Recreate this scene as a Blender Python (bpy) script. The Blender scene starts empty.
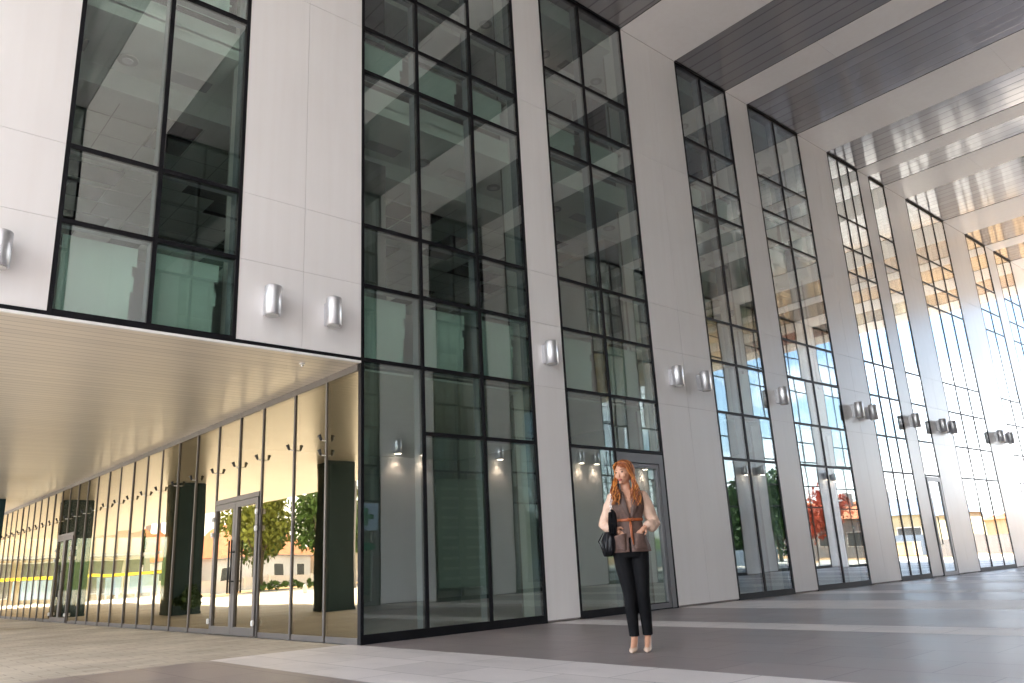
import bpy, bmesh, math, random
from mathutils import Vector, Matrix, Euler, noise
random.seed(7)
R = math.radians
scene = bpy.context.scene
COL = scene.collection

# ------------------------------------------------------------------ materials
def mat(name):
    m = bpy.data.materials.new(name); m.use_nodes = True
    return m, m.node_tree, m.node_tree.nodes['Principled BSDF']
def N(nt, t, **kw):
    n = nt.nodes.new(t)
    for k, v in kw.items():
        if k.startswith('_'): n.inputs[k[1:].replace('_', ' ')].default_value = v
        else: setattr(n, k, v)
    return n
def ramp(nt, src, stops):
    r = nt.nodes.new('ShaderNodeValToRGB')
    e = r.color_ramp.elements
    while len(e) < len(stops): e.new(0.5)
    for i, (p, c) in enumerate(stops):
        e[i].position = p; e[i].color = (*c, 1) if len(c) == 3 else c
    nt.links.new(src, r.inputs[0]); return r
def pos(nt):
    return N(nt, 'ShaderNodeNewGeometry').outputs['Position']
def mapping(nt, src, scale=(1, 1, 1), rot=(0, 0, 0)):
    mp = nt.nodes.new('ShaderNodeMapping'); mp.inputs['Scale'].default_value = scale; mp.inputs['Rotation'].default_value = rot
    nt.links.new(src, mp.inputs[0]); return mp.outputs[0]
def simple(name, col, rough=.5, metal=0., var=.06, scale=3., spec=.5, bump=0., bscale=40.):
    m, nt, b = mat(name)
    p = pos(nt)
    nz = N(nt, 'ShaderNodeTexNoise', _Scale=scale, _Detail=6.); nt.links.new(p, nz.inputs['Vector'])
    lo = tuple(max(0, c * (1 - var)) for c in col); hi = tuple(min(1, c * (1 + var)) for c in col)
    r = ramp(nt, nz.outputs['Fac'], [(.3, lo), (.7, hi)])
    nt.links.new(r.outputs[0], b.inputs['Base Color'])
    b.inputs['Roughness'].default_value = rough; b.inputs['Metallic'].default_value = metal
    b.inputs['Specular IOR Level'].default_value = spec
    if bump:
        n2 = N(nt, 'ShaderNodeTexNoise', _Scale=bscale, _Detail=3.); nt.links.new(p, n2.inputs['Vector'])
        bp = N(nt, 'ShaderNodeBump', _Strength=bump, _Distance=.01); nt.links.new(n2.outputs['Fac'], bp.inputs['Height'])
        nt.links.new(bp.outputs[0], b.inputs['Normal'])
    return m
def glass(name, tint, f0, refl=(1, 1, 1), wav=.0, wscale=.8, power=5.):
    m = bpy.data.materials.new(name); m.use_nodes = True; nt = m.node_tree; nt.nodes.clear()
    out = nt.nodes.new('ShaderNodeOutputMaterial')
    tr = nt.nodes.new('ShaderNodeBsdfTransparent'); tr.inputs[0].default_value = (*tint, 1)
    gl = nt.nodes.new('ShaderNodeBsdfGlossy'); gl.inputs['Color'].default_value = (*refl, 1); gl.inputs['Roughness'].default_value = 0.0
    geo = nt.nodes.new('ShaderNodeNewGeometry')
    dot = N(nt, 'ShaderNodeVectorMath', operation='DOT_PRODUCT')
    nt.links.new(geo.outputs['Incoming'], dot.inputs[0]); nt.links.new(geo.outputs['Normal'], dot.inputs[1])
    ab = N(nt, 'ShaderNodeMath', operation='ABSOLUTE'); nt.links.new(dot.outputs['Value'], ab.inputs[0])
    om = N(nt, 'ShaderNodeMath', operation='SUBTRACT'); om.inputs[0].default_value = 1; nt.links.new(ab.outputs[0], om.inputs[1])
    pw = N(nt, 'ShaderNodeMath', operation='POWER'); nt.links.new(om.outputs[0], pw.inputs[0]); pw.inputs[1].default_value = power
    ma = N(nt, 'ShaderNodeMath', operation='MULTIPLY_ADD', use_clamp=True); nt.links.new(pw.outputs[0], ma.inputs[0]); ma.inputs[1].default_value = 1 - f0; ma.inputs[2].default_value = f0
    mx = nt.nodes.new('ShaderNodeMixShader'); nt.links.new(ma.outputs[0], mx.inputs[0]); nt.links.new(tr.outputs[0], mx.inputs[1]); nt.links.new(gl.outputs[0], mx.inputs[2])
    if wav:
        nz = N(nt, 'ShaderNodeTexNoise', _Scale=wscale, _Detail=1.); nt.links.new(geo.outputs['Position'], nz.inputs['Vector'])
        bp = N(nt, 'ShaderNodeBump', _Strength=1., _Distance=wav); nt.links.new(nz.outputs['Fac'], bp.inputs['Height'])
        nt.links.new(bp.outputs[0], gl.inputs['Normal'])
    nt.links.new(mx.outputs[0], out.inputs[0]); return m

M = {}
# pale polished cladding
m, nt, b = mat('pale_cladding'); p = pos(nt)
n1 = N(nt, 'ShaderNodeTexNoise', _Scale=.6, _Detail=5.); nt.links.new(p, n1.inputs['Vector'])
n2 = N(nt, 'ShaderNodeTexNoise', _Scale=1., _Detail=6.); nt.links.new(mapping(nt, p, (9, 9, .5)), n2.inputs['Vector'])
r1 = ramp(nt, n1.outputs['Fac'], [(.3, (.735, .718, .716)), (.7, (.78, .764, .762))])
r2 = ramp(nt, n2.outputs['Fac'], [(.35, (.98, .975, .97)), (.6, (1, 1, 1))])
mx = N(nt, 'ShaderNodeMixRGB', blend_type='MULTIPLY'); mx.inputs[0].default_value = 1
nt.links.new(r1.outputs[0], mx.inputs[1]); nt.links.new(r2.outputs[0], mx.inputs[2]); nt.links.new(mx.outputs[0], b.inputs['Base Color'])
rr = ramp(nt, n2.outputs['Fac'], [(.3, (.29,) * 3), (.7, (.33,) * 3)]); nt.links.new(rr.outputs[0], b.inputs['Roughness'])
b.inputs['Specular IOR Level'].default_value = .38
bp = N(nt, 'ShaderNodeBump', _Strength=.2, _Distance=.004); nt.links.new(n1.outputs['Fac'], bp.inputs['Height']); nt.links.new(bp.outputs[0], b.inputs['Normal'])
M['clad'] = m
M['joint'] = simple('joint_core', (.30, .27, .26), .8)  # darker core colour that shows in the gaps between panels
M['black'] = simple('black_frame', (.008, .008, .010), .5, 0, .2, 3., .15)
M['alu'] = simple('brushed_aluminium', (.66, .67, .70), .40, .85, .05, 20)
M['alu_light'] = simple('light_inner_mullion', (.30, .32, .36), .45, .2)
M['grey_frame'] = simple('grey_door_frame', (.17, .17, .18), .4, .3)
M['taupe_frame'] = simple('taupe_window_frame', (.115, .105, .10), .4, .4)
M['glass'] = glass('tinted_glass', (.855, .925, .89), .185, (.97, .98, 1), .0015, .7, 2.5)
M['gglass'] = glass('mirror_glass', (.50, .52, .48), .22, (1, .87, .64), .006, .55, 3.2)
M['teal'] = simple('frosted_teal_panel', (.64, .79, .73), .5, 0, .08, 1.2)
M['ceil'] = simple('interior_ceiling', (.80, .84, .80), .8, 0, .04)
M['dark'] = simple('hole_shade_and_column', (.015, .016, .018), .7)
M['iwall'] = simple('interior_wall', (.42, .44, .44), .8, 0, .1, .5)
M['iwall_light'] = simple('interior_wall_light', (.65, .67, .66), .8, 0, .1, .5)
M['ifloor'] = simple('interior_floor', (.42, .40, .38), .5)
M['teal_col'] = simple('dark_teal_column', (.012, .032, .038), .5, 0, .15, 1., .2)
M['white'] = simple('white_trim', (.75, .75, .74), .4)
M['black_pl'] = simple('black_plastic', (.015, .015, .015), .4)
M['chrome'] = simple('chrome', (.75, .75, .75), .15, 1.)

def lamella(name, base, rough, metal, axis, pitch, joint=None, jd=.5, var=.1, bumpd=.01):
    """long metal strips: fine joints every pitch metres across axis, butt joints every few metres"""
    m, nt, b = mat(name); p = pos(nt); sep = nt.nodes.new('ShaderNodeSeparateXYZ'); nt.links.new(p, sep.inputs[0])
    a = sep.outputs[axis]
    dv = N(nt, 'ShaderNodeMath', operation='DIVIDE'); nt.links.new(a, dv.inputs[0]); dv.inputs[1].default_value = pitch
    fr = N(nt, 'ShaderNodeMath', operation='FRACT'); nt.links.new(dv.outputs[0], fr.inputs[0])
    pp = ramp(nt, fr.outputs[0], [(0, (0, 0, 0)), (.05, (.15, .15, .15)), (.10, (1, 1, 1)), (.95, (1, 1, 1)), (1, (0, 0, 0))])
    fl = N(nt, 'ShaderNodeMath', operation='FLOOR'); nt.links.new(dv.outputs[0], fl.inputs[0])
    wn = N(nt, 'ShaderNodeTexWhiteNoise', noise_dimensions='1D'); nt.links.new(fl.outputs[0], wn.inputs['W'])
    c1 = ramp(nt, wn.outputs['Value'], [(0, tuple(c * (1 - var) for c in base)), (1, tuple(min(1, c * (1 + var)) for c in base))])
    mx = N(nt, 'ShaderNodeMixRGB', blend_type='MULTIPLY'); mx.inputs[0].default_value = jd
    nt.links.new(c1.outputs[0], mx.inputs[1]); nt.links.new(pp.outputs[0], mx.inputs[2]); nt.links.new(mx.outputs[0], b.inputs['Base Color'])
    b.inputs['Roughness'].default_value = rough; b.inputs['Metallic'].default_value = metal
    ad = N(nt, 'ShaderNodeMath', operation='MULTIPLY_ADD'); nt.links.new(wn.outputs['Value'], ad.inputs[0]); ad.inputs[1].default_value = .0; nt.links.new(pp.outputs[0], ad.inputs[2])
    nz = N(nt, 'ShaderNodeTexNoise', _Scale=1.2, _Detail=2.); nt.links.new(p, nz.inputs['Vector'])
    ad2 = N(nt, 'ShaderNodeMath', operation='ADD'); nt.links.new(ad.outputs[0], ad2.inputs[0]); nt.links.new(nz.outputs['Fac'], ad2.inputs[1])
    bp = N(nt, 'ShaderNodeBump', _Strength=.6, _Distance=bumpd); nt.links.new(ad2.outputs[0], bp.inputs['Height']); nt.links.new(bp.outputs[0], b.inputs['Normal'])
    return m
M['ceil_metal'] = lamella('dark_ceiling_metal', (.30, .29, .30), .11, .35, 0, .30, jd=.5, bumpd=.0012)
M['soffit'] = lamella('beige_soffit_metal', (.76, .70, .61), .295, .45, 1, .15, jd=.40, var=.04, bumpd=.005)

def granite(name, c, rough, bands=True):
    m, nt, b = mat(name); p = pos(nt)
    br = N(nt, 'ShaderNodeTexBrick', offset=.5, _Scale=1., _Mortar_Size=.005, _Brick_Width=.9, _Row_Height=.6, _Mortar_Smooth=.1)
    br.inputs['Color1'].default_value = (*[v * .93 for v in c], 1); br.inputs['Color2'].default_value = (*[min(1, v * 1.08) for v in c], 1)
    br.inputs['Mortar'].default_value = (*[v * .45 for v in c], 1)
    nt.links.new(mapping(nt, p, (1, 1, 1), (0, 0, R(90))), br.inputs['Vector'])
    nz = N(nt, 'ShaderNodeTexNoise', _Scale=1.1, _Detail=9., _Roughness=.65); nt.links.new(mapping(nt, p, (1.6, .7, 1)), nz.inputs['Vector'])
    fn = N(nt, 'ShaderNodeTexNoise', _Scale=160., _Detail=2.); nt.links.new(p, fn.inputs['Vector'])
    r1 = ramp(nt, nz.outputs['Fac'], [(.28, (.76,) * 3), (.46, (.98,) * 3), (.60, (1.05,) * 3), (.72, (1.30, 1.27, 1.24))])
    r2 = ramp(nt, fn.outputs['Fac'], [(.3, (.85,) * 3), (.7, (1.12,) * 3)])
    m1 = N(nt, 'ShaderNodeMixRGB', blend_type='MULTIPLY'); m1.inputs[0].default_value = 1
    m2 = N(nt, 'ShaderNodeMixRGB', blend_type='MULTIPLY'); m2.inputs[0].default_value = 1
    nt.links.new(br.outputs['Color'], m1.inputs[1]); nt.links.new(r1.outputs[0], m1.inputs[2])
    nt.links.new(m1.outputs[0], m2.inputs[1]); nt.links.new(r2.outputs[0], m2.inputs[2]); nt.links.new(m2.outputs[0], b.inputs['Base Color'])
    rg = ramp(nt, nz.outputs['Fac'], [(.3, (rough * .9,) * 3), (.7, (rough * 1.15,) * 3)]); nt.links.new(rg.outputs[0], b.inputs['Roughness'])
    bp = N(nt, 'ShaderNodeBump', _Strength=.12, _Distance=.001); nt.links.new(nz.outputs['Fac'], bp.inputs['Height']); nt.links.new(bp.outputs[0], b.inputs['Normal'])
    return m
M['g_light'] = granite('light_granite', (.57, .53, .515), .45)
M['g_dark'] = granite('dark_granite', (.225, .19, .185), .38)

m, nt, b = mat('beige_pavers'); p = pos(nt)
br = N(nt, 'ShaderNodeTexBrick', offset=.5, _Scale=1., _Mortar_Size=.006, _Brick_Width=.4, _Row_Height=.2)
br.inputs['Color1'].default_value = (.40, .35, .29, 1); br.inputs['Color2'].default_value = (.48, .43, .36, 1); br.inputs['Mortar'].default_value = (.24, .21, .18, 1)
nt.links.new(p, br.inputs['Vector'])
nz = N(nt, 'ShaderNodeTexNoise', _Scale=.9, _Detail=8.); nt.links.new(p, nz.inputs['Vector'])
r1 = ramp(nt, nz.outputs['Fac'], [(.3, (.75, .74, .72)), (.7, (1.15, 1.15, 1.13))])
m1 = N(nt, 'ShaderNodeMixRGB', blend_type='MULTIPLY'); m1.inputs[0].default_value = 1
nt.links.new(br.outputs['Color'], m1.inputs[1]); nt.links.new(r1.outputs[0], m1.inputs[2]); nt.links.new(m1.outputs[0], b.inputs['Base Color'])
b.inputs['Roughness'].default_value = .7
M['pavers'] = m
M['plaza'] = simple('pale_plaza_paving', (.52, .49, .44), .8, 0, .12, .5)
M['asph'] = simple('asphalt', (.06, .06, .06), .85)
M['roof_or'] = simple('orange_roof_tiles', (.55, .20, .09), .8, 0, .25, 2.)
M['wall_cream'] = simple('cream_render', (.62, .57, .47), .8, 0, .1, .6)
M['wall_white'] = simple('white_render', (.66, .66, .68), .8, 0, .1, .6)
M['wall_peach'] = simple('peach_render', (.52, .42, .29), .8, 0, .1, .6)
M['wall_grey'] = simple('grey_concrete', (.26, .25, .25), .8, 0, .15, .6)
M['wall_yellow'] = simple('yellow_render', (.46, .42, .28), .8, 0, .1, .6)
M['blue_wall'] = simple('blue_grey_hoarding', (.17, .22, .29), .6, 0, .15, .6)
M['blue_pan'] = simple('pale_blue_panel', (.30, .42, .58), .5, 0, .15, 1.)
M['yellow'] = simple('yellow_rail', (.85, .60, .02), .5)
M['winglass'] = simple('dark_window', (.05, .055, .06), .45)
M['soil'] = simple('dry_orange_ground', (.42, .26, .12), .95, 0, .3, .8)
M['grass'] = simple('grass', (.10, .16, .03), .95, 0, .3, 1.5)
M['bark'] = simple('bark', (.12, .09, .06), .9)
M['leaf_g'] = simple('green_leaves', (.075, .14, .022), .7, 0, .45, 1.7)
M['leaf_y'] = simple('yellow_green_leaves', (.20, .22, .03), .7, 0, .4, 1.7)
M['leaf_r'] = simple('red_leaves', (.42, .07, .03), .7, 0, .4, 1.7)
M['leaf_d'] = simple('dark_green_leaves', (.035, .085, .016), .7, 0, .45, 1.2)
M['red_sign'] = simple('orange_red_sign', (.75, .10, .02), .5)
M['dk_green'] = simple('dark_green_sign', (.02, .16, .09), .5)

# ------------------------------------------------------------------ mesh helpers
class MB:
    def __init__(s): s.bm = bmesh.new(); s.mats = []
    def mi(s, m):
        if m not in s.mats: s.mats.append(m)
        return s.mats.index(m)
    def box(s, x0, x1, y0, y1, z0, z1, m=None, tilt=None, bevel=0):
        x0, x1 = min(x0, x1), max(x0, x1); y0, y1 = min(y0, y1), max(y0, y1); z0, z1 = min(z0, z1), max(z0, z1)
        r = bmesh.ops.create_cube(s.bm, size=1)
        vs = r['verts']
        for v in vs:
            v.co = Vector(((x0 + x1) / 2 + v.co.x * (x1 - x0), (y0 + y1) / 2 + v.co.y * (y1 - y0), (z0 + z1) / 2 + v.co.z * (z1 - z0)))
        if tilt:
            c = Vector(((x0 + x1) / 2, (y0 + y1) / 2, (z0 + z1) / 2))
            mt = Euler(tilt).to_matrix()
            for v in vs: v.co = c + mt @ (v.co - c)
        fs = {f for v in vs for f in v.link_faces}
        if bevel:
            es = list({e for v in vs for e in v.link_edges})
            rb = bmesh.ops.bevel(s.bm, geom=es, offset=bevel, segments=2, affect='EDGES')
            fs = {f for f in fs if f.is_valid} | set(rb['faces'])
        if m:
            i = s.mi(m)
            for f in fs: f.material_index = i
        return s
    def tube(s, pts, rad, m=None, seg=10, caps=True):
        """tapered tube through points; rad a number or a list"""
        pts = [Vector(q) for q in pts]
        if not isinstance(rad, (list, tuple)): rad = [rad] * len(pts)
        rings = []; up = None
        for i, q in enumerate(pts):
            d = (pts[min(i + 1, len(pts) - 1)] - pts[max(i - 1, 0)]).normalized()
            if up is None:
                up = Vector((0, 0, 1)) if abs(d.z) < .9 else Vector((1, 0, 0))
            a = d.cross(up).normalized(); bb = a.cross(d).normalized(); up = bb
            rings.append([s.bm.verts.new(q + (a * math.cos(t) + bb * math.sin(t)) * rad[i]) for t in [2 * math.pi * k / seg for k in range(seg)]])
        i = s.mi(m) if m else 0
        for j in range(len(rings) - 1):
            for k in range(seg):
                f = s.bm.faces.new((rings[j][k], rings[j][(k + 1) % seg], rings[j + 1][(k + 1) % seg], rings[j + 1][k])); f.material_index = i; f.smooth = True
        if caps:
            for rg, rev in ((rings[0], True), (rings[-1], False)):
                f = s.bm.faces.new(rg[::-1] if rev else rg); f.material_index = i
        return s
    def poly(s, pts, m=None):
        f = s.bm.faces.new([s.bm.verts.new(q) for q in pts])
        if m: f.material_index = s.mi(m)
        return s
    def loft(s, rings, m=None, closed=True, caps=True, smooth=True):
        rv = [[s.bm.verts.new(q) for q in rg] for rg in rings]; n = len(rv[0]); i = s.mi(m) if m else 0
        for j in range(len(rv) - 1):
            for k in range(n if closed else n - 1):
                f = s.bm.faces.new((rv[j][k], rv[j][(k + 1) % n], rv[j + 1][(k + 1) % n], rv[j + 1][k])); f.material_index = i; f.smooth = smooth
        if caps and closed:
            f = s.bm.faces.new(rv[0][::-1]); f.material_index = i
            f = s.bm.faces.new(rv[-1]); f.material_index = i
        return s
    def build(s, name, m=None, parent=None, normals=True):
        me = bpy.data.meshes.new(name)
        if normals: bmesh.ops.recalc_face_normals(s.bm, faces=s.bm.faces)
        s.bm.to_mesh(me); s.bm.free()
        if s.mats:
            for q in s.mats: me.materials.append(q)
        elif m: me.materials.append(m)
        o = bpy.data.objects.new(name, me); COL.objects.link(o)
        if parent is not None: o.parent = parent
        return o
def root(name, loc, label, cat, group=None, rotz=0):
    o = bpy.data.objects.new(name, None); COL.objects.link(o); o.location = loc; o.rotation_euler = (0, 0, rotz)
    o.empty_display_size = .2
    return tag(o, label, cat, group)
def tag(o, label=None, cat=None, group=None, kind=None):
    if label: o['label'] = label
    if cat: o['category'] = cat
    if group: o['group'] = group
    if kind: o['kind'] = kind
    return o

# ------------------------------------------------------------------ dimensions (metres)
H = 11.407; ZS = 3.505; W = 9.30; XE = 34.5; XW = -5.31
PIERS = [(-5.31, -3.632), (-1.676, 0.0), (3.069, 3.748), (6.11, 7.903), (9.859, 10.764), (13.143, 14.70), (16.479, 17.164),
         (18.198, 19.717), (22.684, 24.61), (26.54, 27.41), (29.3, 30.9), (32.9, 34.5)]
MULL = {1: [-2.65], 2: [.98, 2.04], 3: [4.83], 4: [8.82], 5: [11.92], 6: [15.28, 15.86], 7: [], 8: [20.7, 21.7], 9: [25.55], 10: [28.3], 11: [31.9]}
BARS = [2.60, 3.515, 4.55, 5.43, 7.88, 8.62, 9.53]
ZTOP = H
# ------------------------------------------------------------------ setting: ground
g = MB(); g.poly([(-900, -900, -.012), (900, -900, -.012), (900, 900, -.012), (-900, 900, -.012)]); tag(g.build('ground', M['plaza']), kind='structure')
g = MB(); g.poly([(-7.2, .30, -.004), (-.03, .30, -.004), (-.03, 42, -.004), (-7.2, 42, -.004)]); tag(g.build('underpass_paving', M['pavers']), kind='structure')
# portico floor: pale and dark granite strips running out from the piers
edges = [XW - 6]
fl = MB(); fd = MB(); y1, y0 = .30, -W - .3
def strip(b_, x0, x1):
    b_.poly([(x0, y0, 0), (x1, y0, 0), (x1, y1 if x0 < 0 - .01 else .2, 0), (x0, y1 if x0 < -.01 else .2, 0)])
prev = XW - 6
for a, c in PIERS:
    strip(fd, prev, a); strip(fl, a, c); prev = c
tag(fl.build('pale_floor_strips', M['g_light']), kind='structure')
tag(fd.build('dark_floor_strips', M['g_dark']), kind='structure')

# ------------------------------------------------------------------ facade builder
def facade(bld, s, piers=PIERS, zbase_first=ZS):
    """s=+1: the building behind y=0; s=-1: the one across the portico, behind y=-W"""
    Y = (lambda y: y) if s > 0 else (lambda y: -W - y)
    for i, (a, c) in enumerate(piers):
        z0 = ZS if (s > 0 and c <= 0.01) else 0.0
        pb = MB()
        pb.box(a + .012, c - .012, Y(.008), Y(.55), z0 + .012, H + .5, M['joint'])
        xs = [a, c] if c - a < 1.2 else [a, (a + c) / 2, c]
        zs = [z0 + .03] + [z for z in (ZS, 4.55, 5.43, 8.6) if z > z0 + .1] + [H - .003]
        for k in range(len(xs) - 1):
            for j in range(len(zs) - 1):
                pb.box(xs[k] + .0022, xs[k + 1] - .0022, Y(0), Y(.5), zs[j] + .0022, zs[j + 1] - .0022, M['clad'])
        pb.build('pier', None, bld)
    for i in range(1, len(piers)):
        a, c = piers[i - 1][1], piers[i][0]
        z0 = ZS if (s > 0 and c <= 0.01) else 0.0
        bars = [z for z in BARS if z > z0 + .1]
        mu = MULL[i]
        fb = MB(); w = .025
        fb.box(a, a + .045, Y(-.004), Y(.07), z0, ZTOP)
        fb.box(c - .045, c, Y(-.004), Y(.07), z0, ZTOP)
        fb.box(a + .045, c - .045, Y(-.003), Y(.069), z0, z0 + (.11 if z0 < .1 else .06))
        fb.box(a + .045, c - .045, Y(-.003), Y(.069), ZTOP - .07, ZTOP)
        for x in mu: fb.box(x - w, x + w, Y(-.0035), Y(.0685), z0 + (.11 if z0 < .1 else .06), ZTOP - .07)
        cuts = [a + .045] + mu + [c - .045]
        door_bay = (i == 3)
        for z in bars:
            for k in range(len(cuts) - 1):
                if i == 2 and k == 0 and z == 2.60: continue
                xa = cuts[k] + (w if k else 0); xb = cuts[k + 1] - (w if k < len(cuts) - 2 else 0)
                fb.box(xa, xb, Y(-.002), Y(.068), z - w, z + w)
        win = fb.build('window', M['black'], bld)
        # inner aluminium fins behind the glass
        ib = MB()
        for x in mu + ([a + .035] if not (i == 2 and s > 0) else []) + [c - .035]:
            ib.box(x - .024, x + .024, Y(.072), Y(.20), z0 + .05, ZTOP - .05)
        for z in bars:
            ib.box((mu[0] if (i == 2 and z == 2.60) else a + .06), c - .06, Y(.085), Y(.17), z - .022, z + .022)
        ib.build('inner_mullion', M['alu_light'], win)
        gb = MB()
        zz = [z0 + .06] + bars + [ZTOP - .03]
        for k in range(len(cuts) - 1):
            zl = list(zz)
            if i == 2 and k == 0: zl.remove(2.60)
            for j in range(len(zl) - 1):
                if door_bay and k == len(cuts) - 2 and zl[j + 1] <= 2.61: continue
                t = (random.gauss(0, .0022), 0, random.gauss(0, .0026))
                gb.box(cuts[k] - (.02 if k == 0 else 0), cuts[k + 1] + (.02 if k == len(cuts) - 2 else 0), Y(.010), Y(.022), zl[j], zl[j + 1], tilt=t)
        gb.build('glass', M['glass'], win)
        # frosted teal spandrel panels
        for k in range(len(cuts) - 1):
            for (za, zb) in ((ZS + .05, 4.50), (7.93, 8.58)):
                tb = MB(); xr = cuts[k + 1] - .15
                prof_ = [(cuts[k] + .07, za), (xr, za), (xr, za + (zb - za) * .45), (xr + .03, za + (zb - za) * .45), (xr + .03, zb - .34), (xr, zb - .34), (xr, zb - .22), (xr + .05, zb - .22), (xr + .05, zb), (cuts[k] + .07, zb)]
                tb.loft([[(px_, Y(yy), pz_) for px_, pz_ in prof_] for yy in (.26, .28)], smooth=False)
                tb.build('spandrel_panel', M['teal'], win)
        if door_bay:
            x0, x1 = 4.83 + w, c - .055
            db = MB()
            db.box(x0, x0 + .09, Y(-.012), Y(.075), .012, 2.56); db.box(x1 - .11, x1, Y(-.012), Y(.075), .012, 2.56)
            db.box(x0 + .09, x1 - .11, Y(-.012), Y(.075), 2.40, 2.56)
            db.box(x0 + .10, x0 + .17, Y(-.004), Y(.07), .02, 2.385); db.box(x1 - .19, x1 - .12, Y(-.004), Y(.07), .02, 2.385)
            db.box(x0 + .17, x1 - .19, Y(-.004), Y(.07), 2.315, 2.385); db.box(x0 + .17, x1 - .19, Y(-.004), Y(.07), .02, .10)
            d = db.build('door', M['grey_frame'], bld)
            gb = MB(); gb.box(x0 + .165, x1 - .185, Y(.03), Y(.042), .095, 2.32); gb.build('glass', M['glass'], d)
            hb = MB(); hb.tube([(x0 + .135, Y(-.02), .85), (x0 + .135, Y(-.06), .85), (x0 + .135, Y(-.06), 1.35), (x0 + .135, Y(-.02), 1.35)], .012)
            hb.build('handle', M['black_pl'], d)
        if i == 7 and s > 0:
            db = MB(); x0, x1 = a + .06, c - .06
            db.box(x0, x0 + .10, Y(-.015), Y(.03), .012, 2.56); db.box(x1 - .10, x1, Y(-.015), Y(.03), .012, 2.56); db.box(x0 + .1, x1 - .1, Y(-.015), Y(.03), 2.44, 2.56)
            db.box(x0 + .1, x1 - .1, Y(-.015), Y(.03), .012, .10)
            d = db.build('door', M['grey_frame'], bld)
            hb = MB(); hb.tube([(x0 + .13, Y(-.02), .8), (x0 + .13, Y(-.06), .8), (x0 + .13, Y(-.06), 1.5), (x0 + .13, Y(-.02), 1.5)], .014); hb.build('handle', M['black_pl'], d)

# ------------------------------------------------------------------ near office building
XS = -6.6                                          # outer edge of the overhang over the underpass
D = 42.0
off = root('office_building', (0, 0, 0), 'pale clad office building with tall black framed window bays behind the woman', 'office building')
facade(off, 1)
# wing side wall & west part left of the first pier
b_ = MB(); b_.box(XS - .6, XW, .0, .5, ZS, H + 2, M['clad']); b_.box(XS - .6, XS, .5, D, ZS, H + 2, M['clad']); b_.build('wall', None, off)
b_ = MB(); b_.box(XS - .6, XE, -.0, .5, H + .5, H + 2.0, M['clad']); b_.box(XE - .3, XE, .5, D, 0, H + 2, M['clad']); b_.box(XS - .6, XE, D - .3, D, ZS, H + 2, M['clad'])
b_.build('parapet_wall', None, off)
b_ = MB(); b_.box(XS - .6, XE, .5, D, H + 1.2, H + 1.5, M['wall_grey']); b_.build('roof', None, off)
# fascia strip along the soffit edge
b_ = MB(); b_.box(XS - .6, -.005, -.012, .03, ZS - .045, ZS - .018); b_.build('fascia_trim', M['white'], off)
b_ = MB(); b_.box(XS - .6, -.005, -.006, .03, ZS - .016, ZS + .028); b_.build('fascia_trim', M['black'], off)
# soffit
b_ = MB(); b_.box(XS - .6, -.002, .032, D, ZS - .04, ZS + .0); b_.build('soffit', M['soffit'], off)
b_ = MB(); b_.tube([(-.62, .42, ZS - .055), (-.62, .42, ZS - .04)], .035, M['white'], 16); b_.tube([(-.62, .42, ZS - .085), (-.62, .42, ZS - .055)], .016, M['chrome'], 10); b_.build('sprinkler', None, off)
# interior slabs and ceilings
b_ = MB(); b_.box(.15, XE - .3, .30, 9, -.02, .0); b_.build('interior_floor', M['ifloor'], off)
b_ = MB(); b_.box(.12, XE - .3, .30, 9, ZS - .06, ZS - .03); b_.build('interior_ceiling', M['ceil'], off)
b_ = MB(); b_.box(XS, XE - .3, .30, 9, ZS + .003, ZS + .05); b_.build('interior_floor', M['ifloor'], off)
def room_ceiling(z, name='interior_ceiling'):
    b_ = MB()
    b_.box(XS, XE - .3, .32, 9, z, z + .04, M['ceil'])
    b_.box(XS, XE - .3, .32, .75, z + .0 - .0, z + .25, M['ceil'])
    # stepped bulkhead near the glass
    b_.box(XS, XE - .3, .30, 1.00, z - .002 - .16, z - .003, M['ceil'])
    b_.box(XS, XE - .3, 1.7, 2.0, z - .003 - .30, z - .003, M['ceil'])
    # tile joints
    x = XS + .3
    while x < XE - .5:
        b_.box(x, x + .012, 2.02, 8.9, z - .006, z - .0015, M['iwall']); x += .62
    for y in [2.3 + .62 * k for k in range(11)]:
        b_.box(XS, XE - .4, y, y + .012, z - .0065, z - .002, M['iwall'])
    return b_
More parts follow.
